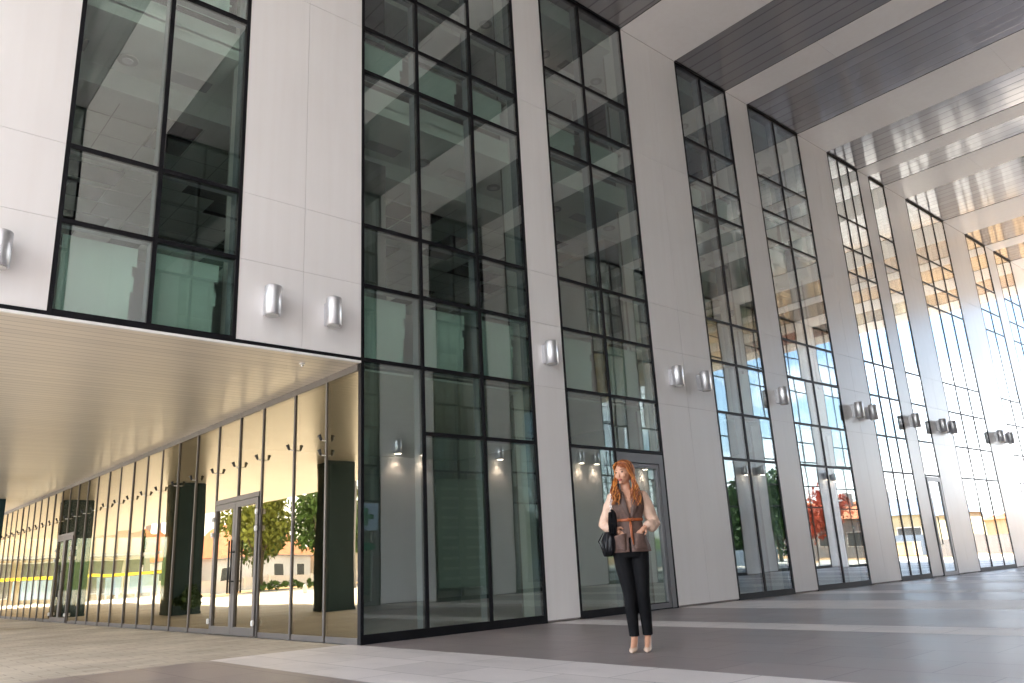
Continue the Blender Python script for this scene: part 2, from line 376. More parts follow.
for z in (7.62, 11.2):
    b_ = room_ceiling(z)
    rnd = random.Random(int(z * 10))
    for k in range(130):
        gx = XS + .3 + .62 * rnd.randint(0, 64); gy = 2.3 + .62 * rnd.randint(0, 9)
        n_ = rnd.choice([1, 1, 1, 2, 3])
        for q in range(n_):
            b_.box(gx + .02, gx + .60, gy + .02 + .62 * q, gy + .60 + .62 * q, z - .012, z - .007, M['dark'])  # dark slab below the ceiling, painted as the shade of an open tile
    for (hx0, hx1, hy0, hy1) in [(-.9, .9, 4.16, 4.76), (-.3, .3, 4.78, 5.38), (.35, 2.2, 5.40, 6.0), (-2.9, -1.9, 4.6, 5.2), (-4.6, -3.4, 6.0, 6.6), (-3.3, -1.6, 6.64, 7.2), (1.7, 2.3, 3.5, 4.1), (3.2, 3.8, 4.78, 5.38), (2.3, 2.9, 6.0, 6.6), (4.4, 5.0, 4.16, 4.76), (6.0, 6.6, 3.5, 4.1), (7.4, 8.0, 4.78, 5.38)]:
        b_.box(hx0, hx1, hy0, hy1, z - .018, z - .0125, M['dark'])  # more dark slabs with the shade of openings put into their colour
    for k in range(26):
        cx = XS + .61 + 1.6 * k
        b_.tube([(cx, 1.36, z - .02), (cx, 1.36, z - .001)], .13, M['iwall'], 20); b_.tube([(cx, 1.36, z - .03), (cx, 1.36, z - .021)], .07, M['alu'], 16)
        b_.box(cx + .5, cx + 1.1, 1.22, 1.50, z - .012, z - .002, M['iwall'])
    b_.build('interior_ceiling', None, off)
b_ = MB(); b_.box(.12, XE - .3, 7.2, 7.4, 0, ZS - .07); b_.build('interior_wall', M['iwall'], off)
b_ = MB(); b_.box(XS, XE - .3, 8.6, 8.8, ZS + .06, H + .4); b_.build('interior_wall', M['iwall_light'], off)
for x in (5.9 + 1.2, 13.9, 19.0, 23.6, 30.1):
    b_ = MB(); b_.box(x - .08, x + .08, .6, 7.2, .0, ZS - .07, M['iwall']); b_.box(x - .08, x + .08, .6, 8.6, ZS + .06, 7.3, M['iwall_light']); b_.box(x - .08, x + .08, .6, 8.6, 8.7, 10.9, M['iwall_light'])
    b_.build('interior_wall', None, off)
for x in (.95, 6.9, 13.9, 20.0, 27.0):
    b_ = MB(); b_.box(x - .30, x + .30, 1.35, 1.95, ZS + .06, 7.3, M['wall_grey']); b_.box(x - .30, x + .30, 1.35, 1.95, 8.65, 11.0, M['dark'])
    b_.build('interior_column', None, off)
b_ = MB(); b_.box(.12, XE - .3, .30, 8.6, 8.60, 8.64); b_.build('interior_floor', M['ifloor'], off)

# ---- recessed glass wall along the underpass (plane x = 0)
gy = [0.0, .90, 1.85, 2.92, 3.80, 4.70, 5.70, 6.65, 7.59, 8.50, 9.42, 10.35, 11.25, 12.17, 13.05, 13.95, 14.80, 15.65, 16.5, 17.35, 18.2]
while gy[-1] < 41: gy.append(gy[-1] + .86)
doors = {(3, 5): 2.03, (15, 17): 2.12}
inb = {}
for (i0, i1), dz in doors.items():
    for k in range(i0, i1): inb[k] = dz
b_ = MB()
b_.box(-.012, .10, .072, gy[-1], ZS - .13, ZS - .042)                  # head
for k in range(len(gy) - 1):
    if k not in inb: b_.box(.0, .10, gy[k] + (.075 if k == 0 else .03), gy[k + 1] - .03, .0, .075)
for k, y in enumerate(gy[1:], 1):
    z0 = 0
    if (k - 1 in inb and k in inb): z0 = inb[k] + .06
    b_.box(-.014, .05, y - .019, y + .019, z0, ZS - .042)
for (i0, i1), dz in doors.items():
    b_.box(-.025, .105, gy[i0] + .028, gy[i1] - .028, dz, dz + .075)
gw = b_.build('glass_wall_frame', M['taupe_frame'], off)
for k in range(len(gy) - 1):
    z0 = inb[k] + .06 if k in inb else .05
    pb = MB(); t = (0, random.gauss(0, .0015), random.gauss(0, .0035) + (.012 if k == 0 else 0))
    pb.box(.004, .014, gy[k] + .0, gy[k + 1] - .0, z0, ZS - .05, tilt=t); pb.build('glass', M['gglass'], gw)
for (i0, i1), dz in doors.items():
    for k in (i0, i0 + 1):
        ya, yb = gy[k] + .035, gy[k + 1] - .035
        if k == i0: yb = gy[k + 1] - .006
        else: ya = gy[k + 1 - 1] + .006
        db = MB(); f_ = .085
        db.box(-.035, .035, ya, ya + f_, .012, dz - .012); db.box(-.035, .035, yb - f_, yb, .012, dz - .012)
        db.box(-.034, .034, ya + f_, yb - f_, dz - .10, dz - .012); db.box(-.034, .034, ya + f_, yb - f_, .012, .13)
        d = db.build('door', M['taupe_frame'], off)
        pb = MB(); pb.box(-.004, .006, ya + f_ - .01, yb - f_ + .01, .12, dz - .09, tilt=(0, random.gauss(0, .002), random.gauss(0, .004))); pb.build('glass', M['gglass'], d)
        hy = yb - f_ / 2 if k == i0 else ya + f_ / 2
        hb = MB(); hb.tube([(-.09, hy, .62), (-.09, hy, 1.42)], .014, M['black_pl']); hb.tube([(-.03, hy, .80), (-.09, hy, .80)], .01, M['black_pl']); hb.tube([(-.03, hy, 1.24), (-.09, hy, 1.24)], .01, M['black_pl'])
        hb.build('handle', None, d)
        hy = ya if k == i0 else yb
        for hz in (.20, 1.55, 1.80):
            hb = MB(); hb.box(-.075, -.036, hy - .022, hy + .022, hz - .04, hz + .04, M['white'], bevel=.008); hb.build('hinge', None, d)

# ------------------------------------------------------------------ building across the walkway
opp = root('office_building', (-5.3, -W, 0), 'pale clad building across the walkway, seen only mirrored in the glass', 'office building')
opp.location = (0, 0, 0)
facade(opp, -1)
b_ = MB(); b_.box(XW, XE, -W - 9, -W - 8.7, 0, H + 2, M['clad']); b_.box(XW, XW + .3, -W - 8.7, -W - .56, 0, H + 2, M['clad']); b_.box(XE - .3, XE, -W - 8.7, -W - .56, 0, H + 2, M['clad']); b_.box(XW, XE, -W - .5, -W, H + .5, H + 2, M['clad']); b_.build('wall', None, opp)
b_ = MB(); b_.box(XW + .3, XE - .3, -W - 8.7, -W - .5, H + 1.2, H + 1.5); b_.build('roof', M['wall_grey'], opp)
b_ = MB()
for z in (ZS - .03, 7.9, H): b_.box(XW + .3, XE - .3, -W - 8.6, -W - .32, z, z + .3, M['iwall'])
b_.box(XW + .3, XE - .3, -W - 3.2, -W - 3.0, 0, H, M['iwall']); b_.box(XW + .3, XE - .3, -W - 8.6, -W - .3, -.02, -.001, M['ifloor'])
b_.build('interior_wall', None, opp)

# ------------------------------------------------------------------ canopy roof with beams
can = root('canopy_roof', (0, 0, H), 'high canopy of pale beams and dark glossy metal ceiling strips over the walkway', 'roof')
can.location = (0, 0, 0)
CP = [(-20.0, -18.6), (-16.2, -15.3), (-12.6, -10.9), (-9.0, -7.3)] + PIERS  # first four beams are added out of view, to shade the left piers
for i, (a, c) in enumerate(CP):
    b_ = MB(); n_ = 4; L = W - .006
    for k in range(n_):
        ya, yb = -.003 - L * k / n_, -.003 - L * (k + 1) / n_
        b_.box(a, c, ya - .002, yb + .002, H, H + .45, M['clad'])
    b_.box(a + .01, c - .01, -.01, -W + .01, H + .004, H + .44, M['joint'])
    b_.build('beam', None, can)
for i in range(1, len(CP)):
    a, c = CP[i - 1][1], CP[i][0]
    b_ = MB()
    b_.box(a + .014, c - .014, -.032, -W + .032, H + .010, H + .10, M['ceil_metal'])
    b_.box(a + .001, a + .012, -.003, -W + .003, H + .004, H + .012, M['black']); b_.box(c - .012, c - .001, -.003, -W + .003, H + .004, H + .012, M['black'])
    b_.box(a + .013, c - .013, -.003, -.03, H + .005, H + .012, M['black']); b_.box(a + .013, c - .013, -W + .003, -W + .03, H + .005, H + .012, M['black'])
    b_.build('ceiling_panel', None, can)
b_ = MB(); b_.box(-20, XE, -W + .01, -.01, H + .46, H + .9, M['wall_grey']); b_.build('roof_slab', None, can)

# ------------------------------------------------------------------ underpass columns
for k, (x, y, w_) in enumerate([(-4.5, 8.6, .42), (-2.75, 14.1, .42), (-1.20, 19.4, .42)]):
    b_ = MB(); b_.box(-w_, w_, -w_, w_, 0, .08, bevel=.004); b_.box(-w_ + .01, w_ - .01, -w_ + .01, w_ - .01, .08, ZS - .043, bevel=.012)
    o = b_.build('column', M['teal_col']); o.location = (x, y, 0)
    lab = ['dark teal square column nearest the street corner, mirrored beside the first glass pane', 'dark teal square column mirrored left of the double glass door',
           'dark teal square column at the left edge of the photo under the overhang', 'dark teal square column deep in the underpass, second from the back', 'dark teal square column at the very back of the underpass'][k]
    tag(o, lab, 'column', 'dark square columns carrying the overhang')

# ------------------------------------------------------------------ wall lamps
M['lens'] = simple('lamp_lens', (.5, .5, .48), .2)
m = bpy.data.materials.new('lit_lens'); m.use_nodes = True; nt = m.node_tree; nt.nodes.clear()
em = N(nt, 'ShaderNodeEmission', _Strength=3.); em.inputs[0].default_value = (1, .80, .60, 1); oo = nt.nodes.new('ShaderNodeOutputMaterial'); nt.links.new(em.outputs[0], oo.inputs[0]); M['lit'] = m
def wall_lamp(lit):
    r_ = root('wall_lamp', (0, 0, 0), '-', 'wall lamp')
    b_ = MB(); b_.tube([(0, -.175, -.185), (0, -.175, -.18), (0, -.175, .17), (0, -.175, .18)], [.092, .1, .1, .094], None, 32)
    h = b_.build('housing', M['alu'], r_)
    b_ = MB(); b_.tube([(0, -.175, -.195), (0, -.175, -.186)], .082, None, 24); b_.build('lens', M['lit'] if lit else M['lens'], r_)
    b_ = MB(); b_.box(-.045, .045, -.09, .0, -.15, .15, bevel=.004); b_.build('bracket', M['alu'], r_)
    return r_
def dup(r_, loc, rz, label, group):
    c = r_.copy(); COL.objects.link(c); c.location = loc; c.rotation_euler = (0, 0, rz); c['label'] = label; c['group'] = group
    for ch in r_.children:
        k = ch.copy(); COL.objects.link(k); k.parent = c
        for g2 in ch.children:
            q = g2.copy(); COL.objects.link(q); q.parent = k
    return c
lamp_spec = [(-4.10, 4.10, 'left edge lamp: silver cylinder wall lamp cut by the left edge of the photo'),
    (-4.92, 4.10, 'silver cylinder wall lamp just beyond the left edge on the outermost pier'),
    (-1.235, 4.09, 'silver cylinder wall lamp nearest the two-column window, left one of the pair above the overhang'),
    (-.405, 4.09, 'silver cylinder wall lamp right of the pair above the overhang, near the building corner'),
    (3.50, 4.09, 'silver cylinder wall lamp alone on the narrow pier left of the woman'),
    (6.79, 4.09, 'silver cylinder wall lamp left of the pair on the wide pier right of the woman'),
    (7.66, 4.09, 'silver cylinder wall lamp right of the pair on the wide pier right of the woman'),
    (10.50, 4.09, 'silver cylinder wall lamp alone on the second narrow pier'),
    (13.62, 4.09, 'silver cylinder wall lamp left of the pair on the third wide pier'),
    (14.35, 4.09, 'silver cylinder wall lamp right of the pair on the third wide pier'),
    (16.85, 4.09, 'silver cylinder wall lamp on the thin pier left of the far narrow door'),
    (18.65, 4.09, 'silver wall lamp left of the pair on the pier right of the far door'),
    (19.35, 4.09, 'silver wall lamp right of the pair on the pier right of the far door'),
    (23.2, 4.09, 'silver cylinder wall lamp left of the far pair near the right edge of the photo'),
    (24.1, 4.09, 'silver cylinder wall lamp right of the far pair near the right edge of the photo'),
    (26.97, 4.09, 'silver cylinder wall lamp last one cut by the right edge of the photo'),
    (29.8, 4.09, 'silver cylinder wall lamp left one of the pair second from the walkway end'), (30.5, 4.09, 'silver cylinder wall lamp right one of the pair second from the walkway end'),
    (33.7, 4.09, 'silver cylinder wall lamp on the last pier at the walkway end')]
lamp_spec = [(x - (.175 * (x + 5.16) / 8.75 if x < 12 else 0), z - .065, l) for x, z, l in lamp_spec]
base = wall_lamp(False); first = True
for x, z, lab in lamp_spec:
    if first: base.location = (x, 0, z); base['label'] = lab; base['group'] = 'cylinder wall lamps on the near facade'; first = False
    else: dup(base, (x, 0, z), 0, lab, 'cylinder wall lamps on the near facade')
MIR = [''] * 4 + ['lit cylinder lamp mirrored across from the lamp left of the woman', 'lit lamp mirrored in the first bay, left one of the pair', 'lit lamp mirrored in the first bay, right one of the pair',
    'lit lamp mirrored alone in the right column of the first bay', 'lit lamp mirrored behind the woman, left one of the pair', 'lit lamp mirrored behind the woman, right one of the pair', 'lit lamp mirrored in the door right of the woman',
    'lit lamp mirrored in the bay right of the door, left of the pair', 'lit lamp mirrored in the bay right of the door, right of the pair', 'lit lamp mirrored in the fourth bay, left of the pair', 'lit lamp mirrored in the fourth bay, right of the pair',
    'lit lamp across from the lamp cut by the right edge', 'lit lamp far across the walkway, left of the second last pair', 'lit lamp far across the walkway, right of the second last pair', 'lit lamp across the walkway on the last pier']
base2 = wall_lamp(True); first = True
for x, z, lab in lamp_spec:
    lab2 = MIR[lamp_spec.index((x, z, lab))]
    if x < 0: lab2 = 'unseen lit cylinder lamp across the walkway at the open end, %s' % ('first pier, outer' if x < -4.5 else 'first pier, inner' if x < -3 else 'second pier, outer' if x < -1 else 'second pier, inner')
    if first: base2.location = (x, -W, z); base2.rotation_euler = (0, 0, math.pi); base2['label'] = lab2; base2['group'] = 'lit cylinder wall lamps across the walkway'; first = False
    else: dup(base2, (x, -W, z), math.pi, lab2, 'lit cylinder wall lamps across the walkway')
    if 3 < x < 20:
        ld = bpy.data.lights.new('lamp_light', 'SPOT'); ld.energy = 4; ld.color = (1, .74, .55); ld.spot_size = R(95); ld.spot_blend = .8; ld.shadow_soft_size = .05
        lo = bpy.data.objects.new('lamp_light', ld); COL.objects.link(lo); lo.location = (x, -W + .175, z - .22)
        lo.rotation_euler = (R(-12), 0, 0)

# small floodlights on the glass wall mullions
def floodlight():
    r_ = root('floodlight', (0, 0, 0), '-', 'floodlight')
    b_ = MB(); b_.tube([(-.010, 0, -.03), (-.06, 0, -.03), (-.085, 0, -.012)], .008, None, 8); b_.build('arm', M['white'], r_)
    b_ = MB(); b_.tube([(-.080, -.005, -.03), (-.088, 0, -.01), (-.098, .006, .025), (-.106, .01, .045)], [.012, .018, .022, .027], None, 12); b_.build('head', M['black_pl'], r_)
    return r_
fl0 = floodlight(); first = True
spots = [(.90, 2.60), (.90, 2.40)] + [(y, 2.60) for y in gy[2:28]]
names = ['on the first mullion from the corner, upper of two', 'on the first mullion from the corner, lower of two']
ordn = ['second', 'third', 'fourth', 'fifth', 'sixth', 'seventh', 'eighth', 'ninth', 'tenth', 'eleventh', 'twelfth', 'thirteenth', 'fourteenth', 'fifteenth', 'sixteenth', 'seventeenth', 'eighteenth', 'nineteenth', 'twentieth',
        'twenty-first', 'twenty-second', 'twenty-third', 'twenty-fourth', 'twenty-fifth', 'twenty-sixth', 'twenty-seventh']
for i, (y, z) in enumerate(spots):
    lab = 'small black floodlight ' + (names[i] if i < 2 else 'on the %s mullion from the building corner' % ordn[i - 2])
    if first: fl0.location = (0, y, z); fl0['label'] = lab; fl0['group'] = 'small floodlights along the glass wall'; first = False
    else: dup(fl0, (0, y, z), 0, lab, 'small floodlights along the glass wall')

# pharmacy signs on the glass opposite
b_ = MB(); b_.box(5.35, 6.02, -W + .012, -W + .022, 1.85, 2.55, M['blue_pan']); b_.box(5.60, 5.72, -W + .024, -W + .034, 1.98, 2.42, M['dk_green']); b_.box(5.44, 5.88, -W + .025, -W + .033, 2.14, 2.26, M['dk_green'])
tag(b_.build('cross_sign', None), 'green cross sign on a pale panel, mirrored in the pane by the building corner', 'sign')
b_ = MB()
b_.loft([[(5.68 + .28 * math.cos(t), yy, 1.45 + .10 * math.sin(t)) for t in [2 * math.pi * k / 24 for k in range(24)]] for yy in (-W + .012, -W + .022)])
tag(b_.build('oval_sticker', M['dk_green']), 'green oval sticker below the cross sign, mirrored beside the building corner', 'sticker')
b_ = MB(); b_.box(8.0, 9.7, -W + .010, -W + .016, .35, 2.5, M['wall_grey'])
rnd = random.Random(3)
M['poster'] = simple('green_poster', (.10, .17, .12), .5); M['poster_txt'] = simple('faint_print', (.26, .33, .28), .5)
b_.bm.free(); b_ = MB(); b_.box(8.0, 9.7, -W + .010, -W + .016, .35, 3.3, M['poster'])
for zz in [.55 + .27 * k for k in range(10)]:
    for (xa, xb) in ((8.15, 8.78), (8.98, 9.6)):
        x = xa
        while x < xb - .08:
            wv = rnd.uniform(.03, .07); b_.box(x, x + wv, -W + .0165, -W + .0185, zz, zz + .075, M['poster_txt']); x += wv + .02
tag(b_.build('window_poster', None), 'tall dark green poster with rows of faint print, mirrored in the first bay', 'poster')

# ------------------------------------------------------------------ trees
def leaf_crown(b_, cx, cy, cz, rx, ry, rz, n, size, m, rnd, clumps=14):
    cl = []
    for k in range(clumps):
        u = Vector((rnd.gauss(0, 1), rnd.gauss(0, 1), rnd.gauss(0, .9))).normalized() * rnd.uniform(.35, .85)
        cl.append((Vector((cx + u.x * rx, cy + u.y * ry, cz + u.z * rz)), rnd.uniform(.25, .5)))
    mi = b_.mi(m)
    for k in range(n):
        c, r_ = rnd.choice(cl)
        d = Vector((rnd.gauss(0, 1), rnd.gauss(0, 1), rnd.gauss(0, 1))).normalized() * (rnd.random() ** .4) * r_
        q = c + Vector((d.x * rx, d.y * ry, d.z * rz))
        e = Euler((rnd.uniform(0, 6.3), rnd.uniform(0, 6.3), rnd.uniform(0, 6.3))).to_matrix(); s_ = size * rnd.uniform(.6, 1.3)
        vs = [b_.bm.verts.new(q + e @ Vector(v) * s_) for v in ((-.5, 0, 0), (0, -.28, .05), (.5, 0, 0), (0, .28, .05))]
        f = b_.bm.faces.new(vs); f.material_index = mi
def tree(x, y, h, r_, m, label, n=2200, seed=1, group=None, name='tree', trunk=.28):
    rnd = random.Random(seed)
    t = root(name, (x, y, 0), label, 'tree', group)
    b_ = MB(); th = h * trunk
    b_.tube([(0, 0, -.02), (.03, .02, th * .5), (-.03, .02, th), (0, 0, h * .6)], [h * .032, h * .024, h * .02, h * .008], None, 9)
    for k in range(6):
        a = k * 1.05 + rnd.random(); l = r_ * rnd.uniform(.5, .85)
        b_.tube([(0, 0, th * rnd.uniform(.8, 1.3)), (math.cos(a) * l * .5, math.sin(a) * l * .5, th * 1.5 + .1 * h), (math.cos(a) * l, math.sin(a) * l, h * rnd.uniform(.55, .75))], [h * .014, h * .009, h * .003], None, 6)
    b_.build('trunk', M['bark'], t)
    b_ = MB(); leaf_crown(b_, 0, 0, h * (trunk + 1) / 2, r_, r_, h * (1 - trunk) / 2, n, .38 * (h / 6) ** .5, m, rnd, 22); b_.build('crown', None, t, normals=False)
    return t

# ------------------------------------------------------------------ street west of the underpass (mirrored in the glass wall)
def house(name, x0, x1, y0, y1, eave, ridge, wall, label, wins, side, roofm=None, group=None, cat='house', pane=None):
    """side: 's' windows on the y0 face"""
    h = root(name, ((x0 + x1) / 2, (y0 + y1) / 2, 0), label, cat, group)
    ox, oy = (x0 + x1) / 2, (y0 + y1) / 2
    b_ = MB(); b_.box(x0 - ox, x1 - ox, y0 - oy, y1 - oy, -.1, eave); b_.build('wall', wall, h)
    b_ = MB(); e = .35; a, c, p, q = x0 - ox - e, x1 - ox + e, y0 - oy - e, y1 - oy + e
    if ridge > eave + .3:
        if x1 - x0 >= y1 - y0:
            ym = (p + q) / 2; i_ = min(2.5, (c - a) * .2)
            pts = [(a, p, eave), (c, p, eave), (c, q, eave), (a, q, eave), (a + i_, ym, ridge), (c - i_, ym, ridge)]
            fc = [(0, 1, 5, 4), (1, 2, 5), (2, 3, 4, 5), (3, 0, 4), (0, 3, 2, 1)]
        else:
            xm = (a + c) / 2; i_ = min(2.5, (q - p) * .2)
            pts = [(a, p, eave), (c, p, eave), (c, q, eave), (a, q, eave), (xm, p + i_, ridge), (xm, q - i_, ridge)]
            fc = [(0, 1, 4), (1, 2, 5, 4), (2, 3, 5), (3, 0, 4, 5), (0, 3, 2, 1)]
        vs = [b_.bm.verts.new((u[0], u[1], u[2] + .005)) for u in pts]
        for f in fc: b_.bm.faces.new([vs[k] for k in f])
        rf = b_.build('roof', roofm or M['roof_or'], h)
        b_ = MB(); b_.box(a, c, p - .02, p + .08, eave - .10, eave + .004); b_.build('gutter', M['wall_grey'], h)
        b_ = MB(); b_.box(x0 - ox - .03, x1 - ox + .03, y0 - oy - .03, y1 - oy + .03, -.05, .35); b_.build('plinth', M['wall_grey'], h)
        b_ = MB(); b_.box(-1.3, -.8, -.3, .3, eave + .2, ridge + .7); b_.build('chimney', M['wall_grey'], rf)
    else:
        b_.box(a, c, p, q, eave + .003, eave + .3); b_.build('roof', roofm or M['wall_grey'], h)
    for (u0, u1, v0, v1) in wins:
        if side == 's': bx = (u0 - ox, u1 - ox, y0 - oy - .03, y0 - oy + .02); fr = (u0 - ox - .07, u1 - ox + .07, y0 - oy - .02, y0 - oy + .03)
        elif side == 'w': bx = (x0 - ox - .03, x0 - ox + .02, u0 - oy, u1 - oy); fr = (x0 - ox - .02, x0 - ox + .03, u0 - oy - .07, u1 - oy + .07)
        elif side == 'e': bx = (x1 - ox - .02, x1 - ox + .03, u0 - oy, u1 - oy); fr = (x1 - ox - .03, x1 - ox + .02, u0 - oy - .07, u1 - oy + .07)
        b_ = MB(); b_.box(*fr, v0 - .07, v1 + .07); f = b_.build('window', M['white'], h)
        b_ = MB(); b_.box(*bx, v0, v1); b_.build('pane', pane or M['winglass'], f)
    return h
# beige commercial block with wall and yellow rail
house('shop_building', -13.3, -2.5, 52, 64, 6.0, 6.0, M['wall_peach'], 'flat roofed beige block mirrored in the left part of the glass wall', [(-12.2, -9.8, .4, 2.5), (-8.6, -6.2, .4, 2.5), (-5.2, -3.4, .4, 2.5)], 's', cat='building', pane=M['wall_grey'])
b_ = MB(); b_.box(-13.4, -2.4, 49.2, 51.9, 2.72, 2.90, M['wall_grey']); b_.box(-13.2, -12.9, 49.3, 49.6, 0, 2.72, M['wall_grey']); b_.box(-2.9, -2.6, 49.3, 49.6, 0, 2.72, M['wall_grey']); b_.box(-8.2, -7.9, 49.3, 49.6, 0, 2.72, M['wall_grey'])
tag(b_.build('shop_canopy', None), 'grey flat canopy in front of the beige block, mirrored at left', 'canopy')
rr_ = root('yellow_barrier', (-8, 48, 0), 'yellow rail barrier in front of the beige block, mirrored at left', 'barrier')
b_ = MB(); b_.box(-5.5, 4.6, -.06, .06, 1.42, 1.60); b_.build('rail', M['yellow'], rr_)
for x in (-5.4, -2.0, 1.3, 4.5):
    b_ = MB(); b_.box(x - .07, x + .07, -.065, .065, 0, 1.42); b_.build('post', M['yellow'], rr_)
for k, x in enumerate((-12.4, -10.4, -6.2)):
    b_ = MB(); b_.box(x - .85, x + .85, 48.6, 48.75, .25, 1.38, M['blue_pan']); b_.box(x - .8, x - .7, 48.62, 48.73, 0, .25, M['alu']); b_.box(x + .7, x + .8, 48.62, 48.73, 0, .25, M['alu']); b_.box(x - .06, x + .1, 48.58, 48.6, .25, 1.38, M['white'])
    tag(b_.build('hoarding_panel', None), ['pale blue panel behind the yellow rail, the one nearest the double door', 'pale blue panel behind the yellow rail, middle of three', 'pale blue panel behind the yellow rail, the leftmost one'][k], 'panel', 'pale blue panels behind the yellow rail')
g = MB(); g.poly([(52, -250, -.008), (400, -250, -.008), (400, 250, -.008), (52, 250, -.008)]); tag(g.build('golden_bounce_ground', M['soil']), kind='structure')  # warm ground added for its golden reflection in the far ceiling
# added block and dark street, unseen, that cut light at the open end
sw = root('shading_block', (-13, -14, 0), 'added unseen block shading the open end of the walkway, behind the photographer', 'building')
b_ = MB(); b_.box(-7.5, 6.2, -6, 2.9, 0, 13, M['clad']); b_.build('wall', None, sw)
for k in range(5):
    b_ = MB(); b_.box(-6.8 + 2.6 * k, -5.4 + 2.6 * k, 2.88, 2.93, 3.6, 11.5); f = b_.build('window', M['black'], sw)
    b_ = MB(); b_.box(-6.74 + 2.6 * k, -5.46 + 2.6 * k, 2.90, 2.94, 3.66, 11.44); b_.build('pane', M['winglass'], f)
g = MB(); g.poly([(-19.5, -60, -.006), (-9.2, -60, -.006), (-9.2, 12, -.006), (-19.5, 12, -.006)]); tag(g.build('street', M['asph']), kind='structure')  # unseen asphalt added to lower the ground bounce on the left piers
# houses
house('row_house', -21.5, -15.2, 66, 74, 2.6, 5.6, M['wall_white'], 'white house with orange roof, mirrored in the double glass door', [(-20.9, -20.1, .9, 1.9), (-19.2, -18.4, .9, 1.9), (-17.6, -16.8, .9, 1.9)], 's', group='orange roofed houses mirrored in the glass wall')
house('row_house', -31.5, -22.5, 62, 71, 2.8, 6.0, M['wall_white'], 'white house with orange roof, mirrored in the panes right of the double door', [(-30.6, -29.8, .9, 2.0), (-28.6, -27.8, .9, 2.0), (-26.3, -25.7, .6, 2.1), (-24.2, -23.4, .9, 2.0)], 's', group='orange roofed houses mirrored in the glass wall')
house('row_house', -42, -33, 58, 68, 3.0, 6.0, M['wall_cream'], 'cream house with orange roof, mirrored next to the building corner', [(-40.8, -39.8, 1, 2.1), (-37.5, -36.5, 1, 2.1)], 's', group='orange roofed houses mirrored in the glass wall')
house('row_house', -58, -45, 50, 62, 3.0, 6.2, M['wall_white'], 'long white house with orange roof farther along the street', [(-56, -55, 1, 2.1), (-52, -51, 1, 2.1), (-48, -47, 1, 2.1)], 's', group='orange roofed houses mirrored in the glass wall')
b_ = MB(); b_.box(-34, -14.2, 55.0, 55.2, 0, .95, M['wall_white'])
for x in range(-34, -14, 2): b_.box(x - .12, x + .12, 54.95, 55.25, .0, 1.05, M['white'])
tag(b_.build('garden_wall', None), 'low white garden wall with posts before the orange roofed houses', 'garden wall')
g = MB(); g.poly([(-60, 45, -.004), (-13.8, 45, -.004), (-13.8, 54.5, -.004), (-60, 54.5, -.004)]); tag(g.build('dry_verge', M['soil']), kind='structure')
g = MB(); g.poly([(-60, 40.5, -.006), (-12, 40.5, -.006), (-12, 44.6, -.006), (-60, 44.6, -.006)]); tag(g.build('road', M['asph']), kind='structure')
tree(-17.6, 42.5, 6.8, 2.3, M['leaf_y'], 'yellow green tree mirrored left of the double glass door', seed=2, n=2600)
tree(-19.6, 47, 6.3, 2.0, M['leaf_g'], 'green tree mirrored in the double glass door', seed=3, n=2600)
tree(-20.8, 40, 6.4, 2.4, M['leaf_g'], 'full green tree mirrored in the pane right of the double door', seed=4, n=3200)
tree(-27.6, 44, 6.6, 2.2, M['leaf_y'], 'orange tinged tree mirrored near the building corner', seed=5, n=2600)
tree(-24.0, 41, 5.6, 1.7, M['leaf_g'], 'small green tree mirrored two panes from the corner', seed=6, n=2400)
tree(-14.4, 56, 5.6, 1.1, M['leaf_d'], 'narrow dark green tree at the end of the beige block', seed=8, n=1400)
b_ = MB()
rnd = random.Random(5)
for k in range(9): leaf_crown(b_, -22.2 + k * .75, 38.6, .32, .55, .4, .35, 260, .16, M['leaf_g'], rnd, 6)
tag(b_.build('low_hedge', None, normals=False), 'low clipped green hedge along the plaza, mirrored in the double door', 'hedge')
b_ = MB(); leaf_crown(b_, 0, 0, .42, .5, .5, .36, 1100, .11, M['leaf_d'], rnd, 10); o = b_.build('boxwood_bush', None, normals=False); o.location = (-2.55, 13.0, 0)
tag(o, 'small round dark bush at the foot of the column left of the double door', 'bush')
# orange red sign
s_ = root('street_sign', (-18.6, 33, 0), 'small orange red sign on a post, mirrored beside the double door', 'sign')
b_ = MB(); b_.tube([(0, 0, 0), (0, 0, 1.05)], .03); b_.build('post', M['alu'], s_)
b_ = MB(); b_.box(-.36, .36, -.045, .03, .35, 1.05, M['red_sign'], bevel=.03); b_.box(-.2, .2, -.05, -.046, .66, .72, M['white']); b_.build('sign_panel', None, s_)
for k, (x, y) in enumerate([(-13.2, 27.5), (-15.9, 28.5)]):
    b_ = MB(); b_.tube([(0, 0, 0), (0, 0, .04), (0, 0, .36), (0, 0, .42)], [.17, .13, .11, .05], None, 16); o = b_.build('bollard', M['white']); o.location = (x, y, 0)
    tag(o, ['short pale bollard mirrored right beside the double door', 'short pale bollard mirrored two panes from the corner'][k], 'bollard', 'pale bollards on the plaza')
# lamp post with wires
s_ = root('utility_pole', (-18.3, 30, 0), 'slim utility pole mirrored two panes from the building corner', 'pole')
b_ = MB(); b_.tube([(0, 0, 0), (0, 0, 7.5)], [.10, .06]); b_.build('pole_shaft', M['wall_grey'], s_)
b_ = MB(); b_.box(-.8, .8, -.04, .04, 6.2, 6.28); b_.box(-.6, .6, -.041, .041, 5.4, 5.47); b_.build('crossarm', M['wall_grey'], s_)

